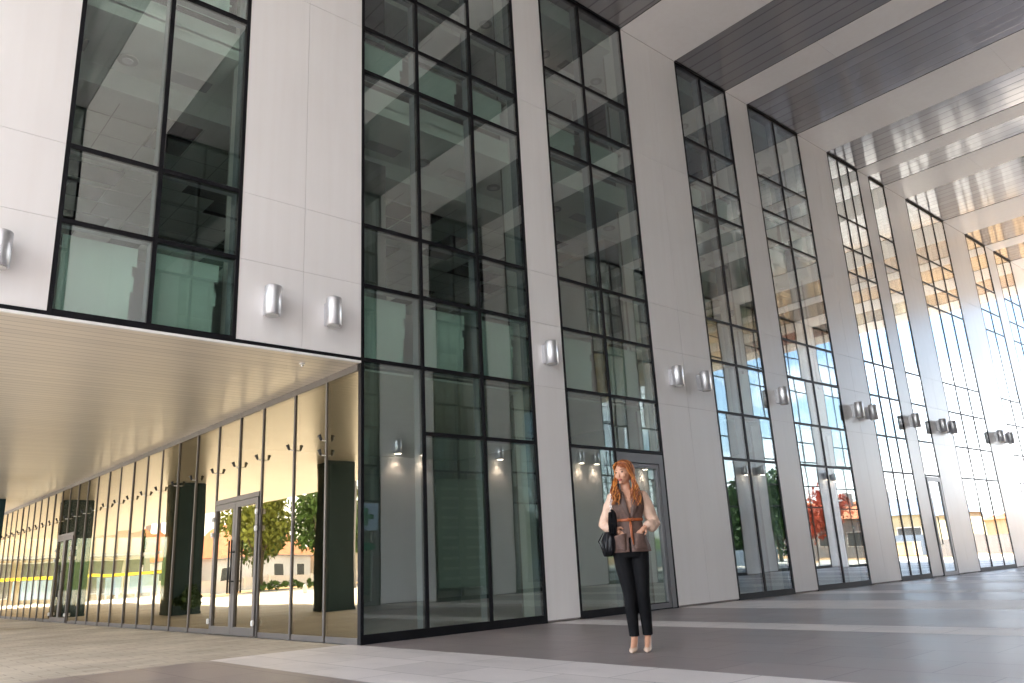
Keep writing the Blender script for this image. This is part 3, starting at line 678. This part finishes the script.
for k, (za, zb) in enumerate([(6.24, 7.0), (6.24, 6.6), (5.45, 6.2)]):
    xo = (-.75, .75, 0)[k]; p0 = Vector((-18.3 + xo, 30, za)); p1 = Vector((-40 + xo, 74 - 8 * k, zb)); pts = []
    for q in range(13):
        u = q / 12; pp = p0.lerp(p1, u); pp.z -= 3.2 * u * (1 - u); pts.append(pp)
    b_ = MB(); b_.tube(pts, .022, None, 5); tag(b_.build('overhead_wire', M['black_pl']), ['left overhead wire running from the utility pole over the street', 'right overhead wire running from the utility pole over the street', 'lowest overhead wire running from the utility pole over the street'][k], 'wire', 'overhead wires')
# ------------------------------------------------------------------ beyond the far end of the walkway (mirrored in the far bays)
b_ = MB(); b_.box(41.5, 41.7, 1.2, 9.5, 0, .98); tag(b_.build('blue_hoarding', M['blue_wall']), 'low blue grey hoarding before the row of trees at the walkway end', 'hoarding')
for k in range(4):
    tree(43.4, 2.0 + 1.45 * k, 5.9 - .25 * (k % 2), 1.5, M['leaf_d'], ['dense green tree nearest the building at the walkway end', 'dense green tree second from the building at the walkway end', 'dense green tree third from the building at the walkway end', 'dense green tree farthest from the building at the walkway end'][k], n=3600, seed=20 + k, group='row of dense trees at the walkway end', trunk=.12)
tree(62, 7.5, 6.0, 2.2, M['leaf_r'], 'red autumn tree mirrored in the third bay right of the woman', seed=31, n=2600)
tree(63, 10.6, 5.6, 1.8, M['leaf_r'], 'smaller orange red tree beside the autumn tree', seed=32, n=2000)
house('far_house', 66, 74, 2, 16, 3.4, 5.2, M['wall_grey'], 'grey low house behind the red autumn tree', [(3.5, 4.6, 1, 2.2), (6.5, 7.6, 1, 2.2), (9.5, 10.6, 1, 2.2), (12.5, 13.6, 1, 2.2)], 'w', M['roof_or'])
house('far_house', 68, 78, -30, -19, 3.3, 5.0, M['wall_yellow'], 'yellow low house mirrored in the bay left of the far narrow door', [(-28.5, -27.4, 1, 2.2), (-25.5, -24.4, 1, 2.2), (-22.5, -21.4, 1, 2.2)], 'w', M['blue_wall'])
b_ = MB(); b_.box(58, 58.3, -28, -15.5, 0, 1.5); tag(b_.build('blue_hoarding', M['blue_wall']), 'blue grey hoarding before the yellow house', 'hoarding')
for k, y in enumerate((-19.6, -17.2)):
    b_ = MB(); b_.box(-.35, .35, -.4, .4, 0, .9, bevel=.03); b_.box(-.38, .38, -.43, .43, .9, 1.0); o = b_.build('crate', M['wall_peach']); o.location = (56, y, 0)
    tag(o, ['brown crate before the blue hoarding, farther from the building', 'brown crate before the blue hoarding, nearer the building'][k], 'crate', 'brown crates before the hoarding')
b_ = MB(); b_.box(57, 57.4, -15.3, -9.8, 0, 1.25); tag(b_.build('concrete_wall', M['wall_grey']), 'grey concrete wall mirrored in the last bays at the right', 'wall')
house('far_house', 72, 82, -17, -9, 2.6, 4.2, M['wall_peach'], 'peach house with orange roof above the concrete wall at right', [(-15.5, -14.5, .9, 2), (-12, -11, .9, 2)], 'w')
hb = MB()
ring1, ring2, ring3 = [], [], []
for k in range(97):
    t = 2 * math.pi * k / 96; rr = 420; nz = noise.noise(Vector((math.cos(t) * 2, math.sin(t) * 2, 1)))
    ring1.append((math.cos(t) * rr, math.sin(t) * rr, -.5)); ring2.append((math.cos(t) * (rr + 60), math.sin(t) * (rr + 60), 14 + 8 * nz)); ring3.append((math.cos(t) * (rr + 160), math.sin(t) * (rr + 160), -.5))
hb.loft([ring1, ring2, ring3], M['grass'], closed=False, caps=False); tag(hb.build('hills', None), kind='structure')

# ------------------------------------------------------------------ the woman
#<W>
M['skin'] = simple('skin', (.50, .26, .165), .45, 0, .04, 30)
M['lip'] = simple('lips', (.42, .12, .10), .4)
M['eye'] = simple('eyes', (.05, .04, .035), .2)
M['eyew'] = simple('eye_white', (.6, .58, .55), .3)
M['brow'] = simple('brows', (.20, .09, .04), .8)
M['hair_a'] = simple('copper_hair', (.20, .05, .010), .42, 0, .35, 60)
M['hair_b'] = simple('golden_copper_hair', (.48, .17, .03), .4, 0, .3, 60)
M['vest'] = simple('taupe_vest_cloth', (.105, .060, .047), .7, 0, .22, 35, bump=.4, bscale=90)
M['lapel'] = simple('vest_lapel_cloth', (.080, .046, .036), .6, 0, .15, 35)
M['belt'] = simple('orange_brown_belt', (.34, .085, .022), .4)
M['trous'] = simple('black_trousers', (.006, .006, .007), .8, 0, .3, 9, spec=.15, bump=.5, bscale=14)
M['sheer'] = simple('cream_chiffon', (.60, .41, .31), .6, 0, .10, 14, bump=.9, bscale=22)
M['shoe'] = simple('nude_patent_leather', (.62, .46, .36), .2)
M['bag'] = simple('black_leather', (.007, .007, .009), .38, 0, .3, 12, spec=.3, bump=.8, bscale=18)
M['scarf'] = simple('black_scarf', (.005, .005, .006), .8, 0, .3, 20, spec=.1, bump=.9, bscale=40)

def bake_remesh(mb, name, m, parent, vox=.006, smooth=4):
    o = mb.build(name, m, None)
    md = o.modifiers.new('r', 'REMESH'); md.mode = 'VOXEL'; md.voxel_size = vox
    ms = o.modifiers.new('s', 'SMOOTH'); ms.iterations = smooth; ms.factor = .5
    dg = bpy.context.evaluated_depsgraph_get(); me = bpy.data.meshes.new_from_object(o.evaluated_get(dg))
    o.modifiers.clear(); old = o.data; o.data = me; me.name = name; bpy.data.meshes.remove(old)
    for p_ in me.polygons: p_.use_smooth = True
    if not me.materials: me.materials.append(m)
    o.parent = parent
    return o
def ell(b_, c, r, seg=24, rings=14, rot=None, fn=None):
    rr = bmesh.ops.create_uvsphere(b_.bm, u_segments=seg, v_segments=rings, radius=1)
    for v in rr['verts']:
        q = Vector((v.co.x * r[0], v.co.y * r[1], v.co.z * r[2]))
        if fn: q = fn(q)
        if rot is not None: q = rot @ q
        v.co = q + Vector(c)
    for f in {f for v in rr['verts'] for f in v.link_faces}: f.smooth = True

wo = root('person', (.846, -3.612, .002), 'person with long copper hair, taupe belted vest and black trousers, hands in pockets', 'person', None, R(-49.4))
HC = Vector((-.028, -.012, 1.638)); HR = Euler((R(3), R(-3), R(-32))).to_matrix()
def hp(x, y, z): return HC + HR @ Vector((x, y, z))
def headshape(q):
    z = q.z / .118
    if z < 0:
        k = 1 - .38 * (-z) ** 1.6; q = Vector((q.x * k, q.y * (1 - .25 * (-z) ** 2) - .012 * (-z), q.z))
    if q.y < -.05: q.y = -.05 + (q.y + .05) * .82
    return q
b_ = MB()
ell(b_, HC, (.073, .092, .118), 32, 24, HR, headshape)
b_.tube([hp(0, -.080, .012), hp(0, -.090, -.012), hp(0, -.097, -.032), hp(0, -.082, -.042)], [.005, .007, .0095, .005])      # nose
ell(b_, hp(0, -.073, -.092), (.020, .018, .018))                              # chin
for s_ in (-1, 1):
    ell(b_, hp(s_ * .040, -.062, -.028), (.022, .020, .022)); ell(b_, hp(s_ * .072, .01, -.01), (.010, .018, .030), rot=HR)
    ell(b_, hp(s_ * .03, -.068, .028), (.026, .016, .010), rot=HR)
b_.tube([(-.02, .02, 1.40), (-.018, .012, 1.48), (-.024, .008, 1.56), (-.028, .005, 1.62)], [.062, .050, .047, .05], None, 16)
# torso, arms, hands, legs, feet in one skin
b_.loft([[(cx + a_ * math.cos(t), cy + c_ * math.sin(t), z_) for t in [2 * math.pi * k / 20 for k in range(20)]] for (cx, cy, a_, c_, z_) in
         [(-.026, .0, .06, .05, .86), (-.026, 0, .160, .108, .92), (-.025, 0, .145, .10, 1.02), (-.018, 0, .108, .080, 1.15), (-.012, 0, .13, .095, 1.28), (-.010, .005, .155, .085, 1.38), (-.012, .01, .13, .06, 1.44), (-.015, .012, .06, .05, 1.47)]])
arms = {-1: [(-.150, .01, 1.410), (-.205, .03, 1.29), (-.243, .05, 1.165), (-.205, -.03, 1.138), (-.160, -.075, 1.112)],
        1: [(.130, .01, 1.410), (.180, .03, 1.28), (.215, .05, 1.150), (.180, -.03, 1.135), (.135, -.075, 1.115)]}
for s_, pts in arms.items():
    b_.tube(pts, [.046, .040, .036, .030, .023], None, 14); ell(b_, pts[0], (.05, .05, .05))
    w_ = Vector(pts[-1]); d = Vector((-s_ * .62, -.26, -.62)).normalized(); side = Vector((s_ * .1, -1, .25)).normalized()
    ac = d.cross(side).normalized()
    palm = w_ + d * .045
    b_.tube([w_, w_ + d * .03, w_ + d * .075], [.019, .024, .022], None, 12)
    for k, (o_, l_) in enumerate([(-.022, .060), (-.008, .070), (.007, .066), (.021, .050)]):
        p0 = w_ + d * .07 + ac * o_; p1 = p0 + d * l_ * .5; p2 = p1 + (d * .8 + side * -.4).normalized() * l_ * .5
        b_.tube([p0, p1, p2], [.008, .0075, .006], None, 8)
    b_.tube([w_ + d * .02 - ac * .022, w_ + d * .045 - ac * .045 + side * .012, w_ + d * .075 - ac * .050 + side * .02], [.012, .0105, .008], None, 8)
legs = {-1: [(-.108, .0, .88), (-.088, -.015, .70), (-.066, -.03, .50), (-.062, -.01, .34), (-.058, .0, .13)],
        1: [(.060, .0, .88), (.062, -.01, .70), (.058, -.02, .50), (.062, .0, .34), (.066, .02, .13)]}
for s_, pts in legs.items():
    b_.tube(pts, [.085, .068, .048, .048, .033], None, 16)
    a = Vector(pts[-1]); fwd = Vector((-.16 if s_ < 0 else -.10, -1, 0)).normalized()
    b_.tube([a + Vector((0, .02, .0)), a + fwd * .015 - Vector((0, 0, .035)), a + fwd * .09 - Vector((0, 0, .085)), a + fwd * .150 - Vector((0, 0, .108)), a + fwd * .185 - Vector((0, 0, .112))], [.032, .033, .030, .022, .012], None, 12)
    ell(b_, a - fwd * .035 - Vector((0, 0, .03)), (.025, .028, .03))
body = bake_remesh(b_, 'body', M['skin'], wo, .0052, 3)
# face
for s_ in (-1, 1):
    b2 = MB(); ell(b2, hp(s_ * .031, -.0765, .006), (.0135, .006, .0062), 16, 10, HR); ell(b2, hp(s_ * .031 , -.0795, .006), (.0058, .005, .0058), 12, 8, HR)
    e_ = b2.build('eye', M['eye'], wo)
    b2 = MB(); b2.tube([hp(s_ * .015, -.084, .026), hp(s_ * .032, -.083, .032), hp(s_ * .050, -.070, .026)], [.0028, .0036, .0018], None, 8); b2.build('eyebrow', M['brow'], wo)
b2 = MB(); b2.tube([hp(-.023, -.080, -.066), hp(-.010, -.089, -.062), hp(0, -.090, -.064), hp(.010, -.089, -.062), hp(.023, -.080, -.066)], [.002, .0055, .005, .0055, .002], None, 8)
b2.tube([hp(-.019, -.081, -.069), hp(0, -.089, -.072), hp(.019, -.081, -.069)], [.002, .0065, .002], None, 8); b2.build('mouth', M['lip'], wo)

# hair: skull shell and wavy locks
b2 = MB(); rnd = random.Random(11)
def capf(q): return q
rr = bmesh.ops.create_uvsphere(b2.bm, u_segments=40, v_segments=28, radius=1)
kill = []
for v in rr['verts']:
    d = v.co.copy(); n_ = noise.noise(d * 5) * .004 + noise.noise(Vector((d.x * 25, d.y * 25, d.z * 3))) * .004
    q = Vector((d.x * (.086 + n_), d.y * (.106 + n_) + .008, d.z * (.126 + n_) + .006))
    v['co'] if False else None
    front = (q.y < -.030 and q.z < .066 - .45 * abs(q.x + .02)) or q.z < -.06
    v.co = HC + HR @ q
    if front: kill.append(v)
bmesh.ops.delete(b2.bm, geom=kill, context='VERTS')
mi0 = b2.mi(M['hair_a'])
for f in b2.bm.faces: f.smooth = True; f.material_index = mi0
for k in range(300):
    side = -1 if k % 2 else 1
    back = rnd.random() < .45
    th = rnd.uniform(.05, 1.0)
    # start on the scalp near the parting, run over the temple, then fall
    px_ = -.015 + side * rnd.uniform(.002, .02); py_ = rnd.uniform(-.075, .05)
    top = hp(px_, py_, math.sqrt(max(0, 1 - (px_ / .09) ** 2 - (py_ / .115) ** 2)) * .124)
    tmp = hp(side * rnd.uniform(.078, .092), py_ * .6 + rnd.uniform(-.005, .04) + (.035 if side < 0 else 0), rnd.uniform(.0, .05))
    fx = side * rnd.uniform(.060, .135); fy = rnd.uniform(-.085, .075)
    if not back: fy = rnd.uniform(-.115, -.03)
    zl = rnd.uniform(1.30, 1.42) if side > 0 else rnd.uniform(1.32, 1.43)
    jaw = HC + Vector((side * rnd.uniform(.075, .112), fy * .55 + (.02 if side < 0 else 0), -.10))
    mid = Vector((HC.x + fx * 1.02, fy, 1.46)); end = Vector((HC.x + fx * rnd.uniform(.75, 1.1), fy - .02, zl))
    ctrl = [top, (top + tmp) / 2 + HR @ Vector((side * .020, 0, .022)), tmp, jaw, mid, end]
    pts = []; am = rnd.uniform(.006, .018); ph = rnd.uniform(0, 6.28); fr = rnd.uniform(3.0, 4.5)
    n_ = 22
    for j in range(n_ + 1):
        u = j / n_ * (len(ctrl) - 1); i_ = min(int(u), len(ctrl) - 2); f_ = u - i_
        p0, p1, p2, p3 = ctrl[max(i_ - 1, 0)], ctrl[i_], ctrl[i_ + 1], ctrl[min(i_ + 2, len(ctrl) - 1)]
        q = .5 * ((2 * p1) + (p2 - p0) * f_ + (2 * p0 - 5 * p1 + 4 * p2 - p3) * f_ ** 2 + (3 * p1 - p0 - 3 * p2 + p3) * f_ ** 3)
        wv = max(0, (j / n_ - .35)) * 1.6
        q = q + Vector((math.sin(ph + fr * j * .42) * am * wv, math.cos(ph + fr * j * .42) * am * wv, 0))
        pts.append(q)
    r0 = rnd.uniform(.0025, .006)
    b2.tube(pts, [r0 * (.5 + .9 * math.sin(math.pi * min(1, .12 + .8 * j / n_))) if j < n_ else .0008 for j in range(n_ + 1)], M['hair_b'] if rnd.random() < .45 else M['hair_a'], 6, caps=False)
b2.build('hair', None, wo, normals=False)

# vest
def prof(z):
    K = [(.885, .186, .135, -.022), (.94, .180, .130, -.022), (1.03, .152, .118, -.022), (1.12, .126, .100, -.018), (1.18, .119, .094, -.016), (1.24, .132, .102, -.013), (1.32, .155, .118, -.010), (1.38, .163, .104, -.010), (1.425, .158, .082, -.011), (1.452, .128, .068, -.012), (1.472, .092, .058, -.014)]
    for (a, b, t) in zip(K, K[1:], range(99)):
        if a[0] <= z <= b[0]:
            f = (z - a[0]) / (b[0] - a[0]); return [a[i] + (b[i] - a[i]) * f for i in (1, 2, 3)]
    return list(K[-1][1:]) if z > 1 else list(K[0][1:])
def VS(t, z, off=0):
    a, c, cx = prof(z); fold = .004 * math.sin(t * 9 + z * 6) * max(0, (1.12 - z) * 5)
    return Vector((cx + (a + off + fold) * math.sin(t), .004 - (c + off + fold) * math.cos(t), z))          # t=0 faces the viewer
b2 = MB(); ZN = [.885 + (1.472 - .885) * k / 44 for k in range(45)]; NT = 96
g_ = {}
for j, z in enumerate(ZN):
    for k in range(NT):
        t = -math.pi + 2 * math.pi * k / NT; g_[j, k] = b2.bm.verts.new(VS(t, z))
for j in range(len(ZN) - 1):
    z = (ZN[j] + ZN[j + 1]) / 2
    for k in range(NT):
        t = -math.pi + 2 * math.pi * (k + .5) / NT
        x = math.sin(t) * prof(z)[0]
        if abs(t) < 1.5 and z > 1.205 and abs(x - .004) < (z - 1.20) * .20: continue
        if abs(t) < 1.5 and z < 1.16 and abs(x + .0) < (1.16 - z) * .035: continue
        f = b2.bm.faces.new((g_[j, k], g_[j, (k + 1) % NT], g_[j + 1, (k + 1) % NT], g_[j + 1, k])); f.smooth = True
v_ = b2.build('vest', M['vest'], wo)
md = v_.modifiers.new('t', 'SOLIDIFY'); md.thickness = .006; md.offset = 1
for s_ in (-1, 1):
    b3 = MB(); rows = []
    for j in range(15):
        z = 1.20 + (1.455 - 1.20) * j / 14; x0 = .004 + s_ * (z - 1.2) * .19; wd = .006 + .052 * math.sin(math.pi * min(1, .05 + j / 14 * .9)) ** .8
        row = []
        for q in range(5):
            x = x0 + s_ * wd * q / 4; a, c, cx = prof(z); t = math.asin(max(-.98, min(.98, (x - cx) / a))); row.append(VS(t, z, .012 - .004 * abs(q - 2) / 2))
        rows.append(row)
    b3.loft(rows, closed=False, caps=False); o = b3.build('lapel', M['lapel'], v_); md = o.modifiers.new('t', 'SOLIDIFY'); md.thickness = .005
    # patch pocket
    b3 = MB(); rows = []
    for j in range(9):
        z = .905 + .155 * j / 8
        rows.append([VS(s_ * (.22 + .80 * q / 8), z - .03 * (q / 8) * (j / 8), .010 + .046 * math.sin(math.pi * q / 8) ** .6 * (j / 8) ** 1.3) for q in range(9)])
    b3.loft(rows, closed=False, caps=False); o = b3.build('pocket', M['vest'], v_); md = o.modifiers.new('t', 'SOLIDIFY'); md.thickness = .006
b3 = MB(); rows = []
for (z, off) in ((1.170, .010), (1.174, .016), (1.192, .016), (1.196, .010)): rows.append([VS(-math.pi + 2 * math.pi * k / 48, z, off) for k in range(48)])
b3.loft(rows, caps=False)
f0 = VS(.10, 1.183, .024)
b3.tube([f0 + Vector((-.02, 0, 0)), f0 + Vector((0, -.012, .004)), f0 + Vector((.02, 0, 0))], [.006, .013, .006], None, 8)
for s_ in (-1, 1): b3.tube([f0, f0 + Vector((s_ * .022, -.012, .016)), f0 + Vector((s_ * .036, -.008, .004)), f0 + Vector((s_ * .02, -.010, -.010)), f0], .0045, None, 8)
b3.tube([f0, f0 + Vector((.006, -.012, -.06)), f0 + Vector((.004, -.022, -.15)), f0 + Vector((.012, -.03, -.23))], [.006, .007, .007, .006], None, 8)
b3.tube([f0, f0 + Vector((-.008, -.012, -.05)), f0 + Vector((-.004, -.022, -.12)), f0 + Vector((.0, -.03, -.18))], [.006, .007, .007, .006], None, 8)
b3.build('belt', M['belt'], wo)
# trousers
b2 = MB()
b2.loft([[(cx + a_ * math.cos(t), c_ * math.sin(t), z_) for t in [2 * math.pi * k / 24 for k in range(24)]] for (cx, a_, c_, z_) in [(-.026, .150, .105, .835), (-.026, .165, .112, .90), (-.025, .150, .106, 1.0), (-.02, .125, .09, 1.08)]])
b2.tube([(-.112, .0, .90), (-.098, -.012, .74), (-.076, -.028, .58), (-.068, -.032, .49), (-.064, -.012, .34), (-.060, .0, .20), (-.058, .0, .128)], [.088, .082, .068, .060, .058, .050, .047], None, 20)
b2.tube([(.060, .0, .90), (.060, -.010, .74), (.058, -.018, .58), (.058, -.020, .49), (.062, .0, .34), (.066, .016, .20), (.066, .02, .135)], [.088, .080, .068, .060, .058, .050, .047], None, 20)
bake_remesh(b2, 'trousers', M['trous'], wo, .007, 3)
# chiffon sleeves
for s_, pts in arms.items():
    b2 = MB(); p = [Vector(q) for q in pts]
    cl = [p[0] + Vector((-s_ * .02, 0, .03)), p[0], (p[0] + p[1]) / 2, p[1], (p[1] + p[2]) / 2, p[2] + Vector((s_ * .01, 0, -.012)), (p[2] + p[3]) / 2 + Vector((0, 0, -.02)), p[3] + Vector((0, 0, -.012)), (p[3] + p[4]) / 2, p[4]]
    b2.tube(cl, [.042, .058, .060, .058, .058, .060, .060, .055, .042, .027], None, 20)
    o = bake_remesh(b2, 'sleeve', M['sheer'], wo, .006, 2)
    for v in o.data.vertices:
        n_ = noise.noise(Vector((v.co.x * 26, v.co.y * 26, v.co.z * 11))) * .010; v.co += Vector((v.normal.x, v.normal.y, v.normal.z)) * n_
# shoes
for s_, pts in legs.items():
    a = Vector(pts[-1]); fwd = Vector((-.16 if s_ < 0 else -.10, -1, 0)).normalized(); sd_ = Vector((fwd.y, -fwd.x, 0))
    b2 = MB(); rings = []
    for (f, hw, zl_, zh) in [(-.060, .012, .085, .125), (-.045, .026, .080, .122), (.0, .031, .070, .098), (.05, .030, .035, .068), (.10, .036, .006, .050), (.14, .038, .002, .046), (.175, .030, .002, .036), (.205, .014, .003, .022), (.215, .004, .006, .014)]:
        c = Vector((a.x, a.y, 0)) + fwd * f
        rings.append([c + sd_ * hw * math.cos(t) + Vector((0, 0, (zl_ + zh) / 2 + (zh - zl_) / 2 * math.sin(t))) for t in [2 * math.pi * k / 16 for k in range(16)]])
    b2.loft(rings)
    c = Vector((a.x, a.y, 0)) - fwd * .042
    b2.tube([c + Vector((0, 0, .095)), c + Vector((0, 0, .05)) , c + Vector((0, 0, .0))], [.018, .009, .006], None, 10)
    b2.build('shoe', M['shoe'], wo)

# ---- handbag on her arm
bg_ = root('handbag', (.846, -3.612, .002), 'slouchy black leather handbag with chain strap hanging at the woman\'s hip', 'handbag', None, R(-49.4))
b2 = MB()
cxb, czb = -.238, .965
rings = []
for j in range(15):
    u = j / 14; z = czb + .115 - .225 * u; hw = .014 + .060 * math.sin(math.pi * min(1, .08 + u * .86)) ** .6 * (1 - .15 * (1 - u)); dp = .012 + .045 * math.sin(math.pi * min(1, .05 + u * .9)) ** .7
    cx = cxb + .028 * (1 - u) + .0
    rings.append([(cx + hw * math.cos(t) * (1 + .05 * math.sin(7 * t + 3 * u)), -.085 + dp * math.sin(t) * (1 + .12 * math.sin(9 * t)), z) for t in [2 * math.pi * k / 36 for k in range(36)]])
b2.loft(rings)
for k in range(5): b2.tube([(cxb + .03 - .015 * k, -.10, czb + .11), (cxb + .02 - .03 * k + .02, -.132, czb + .03), (cxb + .02 - .022 * k + .02, -.135, czb - .05), (cxb + .02 - .012 * k, -.118, czb - .11)], [.003, .006, .006, .003], None, 7)
b2.build('bag_body', M['bag'], bg_)
b2 = MB()
for k in range(13):
    u = k / 12; p = Vector((-.205 + .045 * u, -.095 - .012 * math.sin(u * 3) , 1.10 + .33 * u))
    o_ = .009; ang = (k % 2) * math.pi / 2
    ring = [p + Vector((math.cos(ang) * .009 * math.cos(t), math.sin(ang) * .009 * math.cos(t), .018 * math.sin(t))) for t in [2 * math.pi * q / 10 for q in range(11)]]
    b2.tube(ring, .0032, M['chrome'] if k > 5 else M['black_pl'], 6, caps=False)
b2.build('strap', None, bg_)
b2 = MB(); rnd = random.Random(4)
for k in range(7): b2.tube([(-.195 + .009 * k, -.115 - .01 * (k % 3), 1.25 + rnd.uniform(0, .04)), (-.20 + .010 * k, -.135, 1.17), (-.205 + .009 * k, -.13 + .01 * (k % 2), 1.06 + rnd.uniform(-.02, .02))], [.008, .014, .007], None, 8)
b2.build('scarf', M['scarf'], bg_)
#</W>

# ------------------------------------------------------------------ camera
cam_d = bpy.data.cameras.new('camera'); cam = bpy.data.objects.new('camera', cam_d); COL.objects.link(cam)
cam.location = (-5.16143, -8.749415, .82); cam.rotation_euler = (R(105.84508), R(2.83986), R(-40.98343))
cam_d.sensor_width = 36; cam_d.lens = 789.485 / 1024 * 36; cam_d.clip_end = 2000; cam_d.clip_start = .05
scene.camera = cam

# ------------------------------------------------------------------ light
SUN_EL, SUN_AZ = 48, 105          # azimuth: direction towards the sun, degrees from +x anticlockwise
sd = Vector((math.cos(R(SUN_EL)) * math.cos(R(SUN_AZ)), math.cos(R(SUN_EL)) * math.sin(R(SUN_AZ)), math.sin(R(SUN_EL))))
ld = bpy.data.lights.new('sun', 'SUN'); ld.energy = 4.4; ld.angle = R(.5); ld.color = (1, .93, .82)
lo = bpy.data.objects.new('sun', ld); COL.objects.link(lo); lo.rotation_euler = (-sd).to_track_quat('-Z', 'Y').to_euler(); lo.location = (0, 0, 40)
w = bpy.data.worlds.new('World'); scene.world = w; w.use_nodes = True; nt = w.node_tree
bg = nt.nodes['Background']; sky = nt.nodes.new('ShaderNodeTexSky'); sky.sky_type = 'NISHITA'; sky.sun_disc = False
sky.sun_elevation = R(SUN_EL); sky.sun_rotation = R(90 - SUN_AZ); sky.dust_density = .6; sky.air_density = 1.0
tc = nt.nodes.new('ShaderNodeTexCoord')
mp = nt.nodes.new('ShaderNodeMapping'); mp.inputs['Scale'].default_value = (1, 1, 2.6); nt.links.new(tc.outputs['Generated'], mp.inputs[0])
nz = N(nt, 'ShaderNodeTexNoise', _Scale=2.4, _Detail=9., _Roughness=.58); nt.links.new(mp.outputs[0], nz.inputs['Vector'])
cr = ramp(nt, nz.outputs['Fac'], [(.45, (0, 0, 0)), (.60, (1, 1, 1))])
mx = nt.nodes.new('ShaderNodeMixRGB'); nt.links.new(cr.outputs[0], mx.inputs[0]); nt.links.new(sky.outputs[0], mx.inputs[1]); mx.inputs[2].default_value = (11, 11, 11.3, 1)
nt.links.new(mx.outputs[0], bg.inputs[0]); bg.inputs['Strength'].default_value = .12

scene.view_settings.view_transform = 'Standard'; scene.view_settings.look = 'None'; scene.view_settings.exposure = 2.85; scene.view_settings.gamma = 1
scene.cycles.max_bounces = 12; scene.cycles.glossy_bounces = 8; scene.cycles.diffuse_bounces = 5; scene.cycles.transparent_max_bounces = 32; scene.cycles.transmission_bounces = 6
scene.cycles.use_denoising = True; scene.cycles.sample_clamp_indirect = 6; scene.cycles.blur_glossy = .5
scene.cycles.caustics_reflective = True
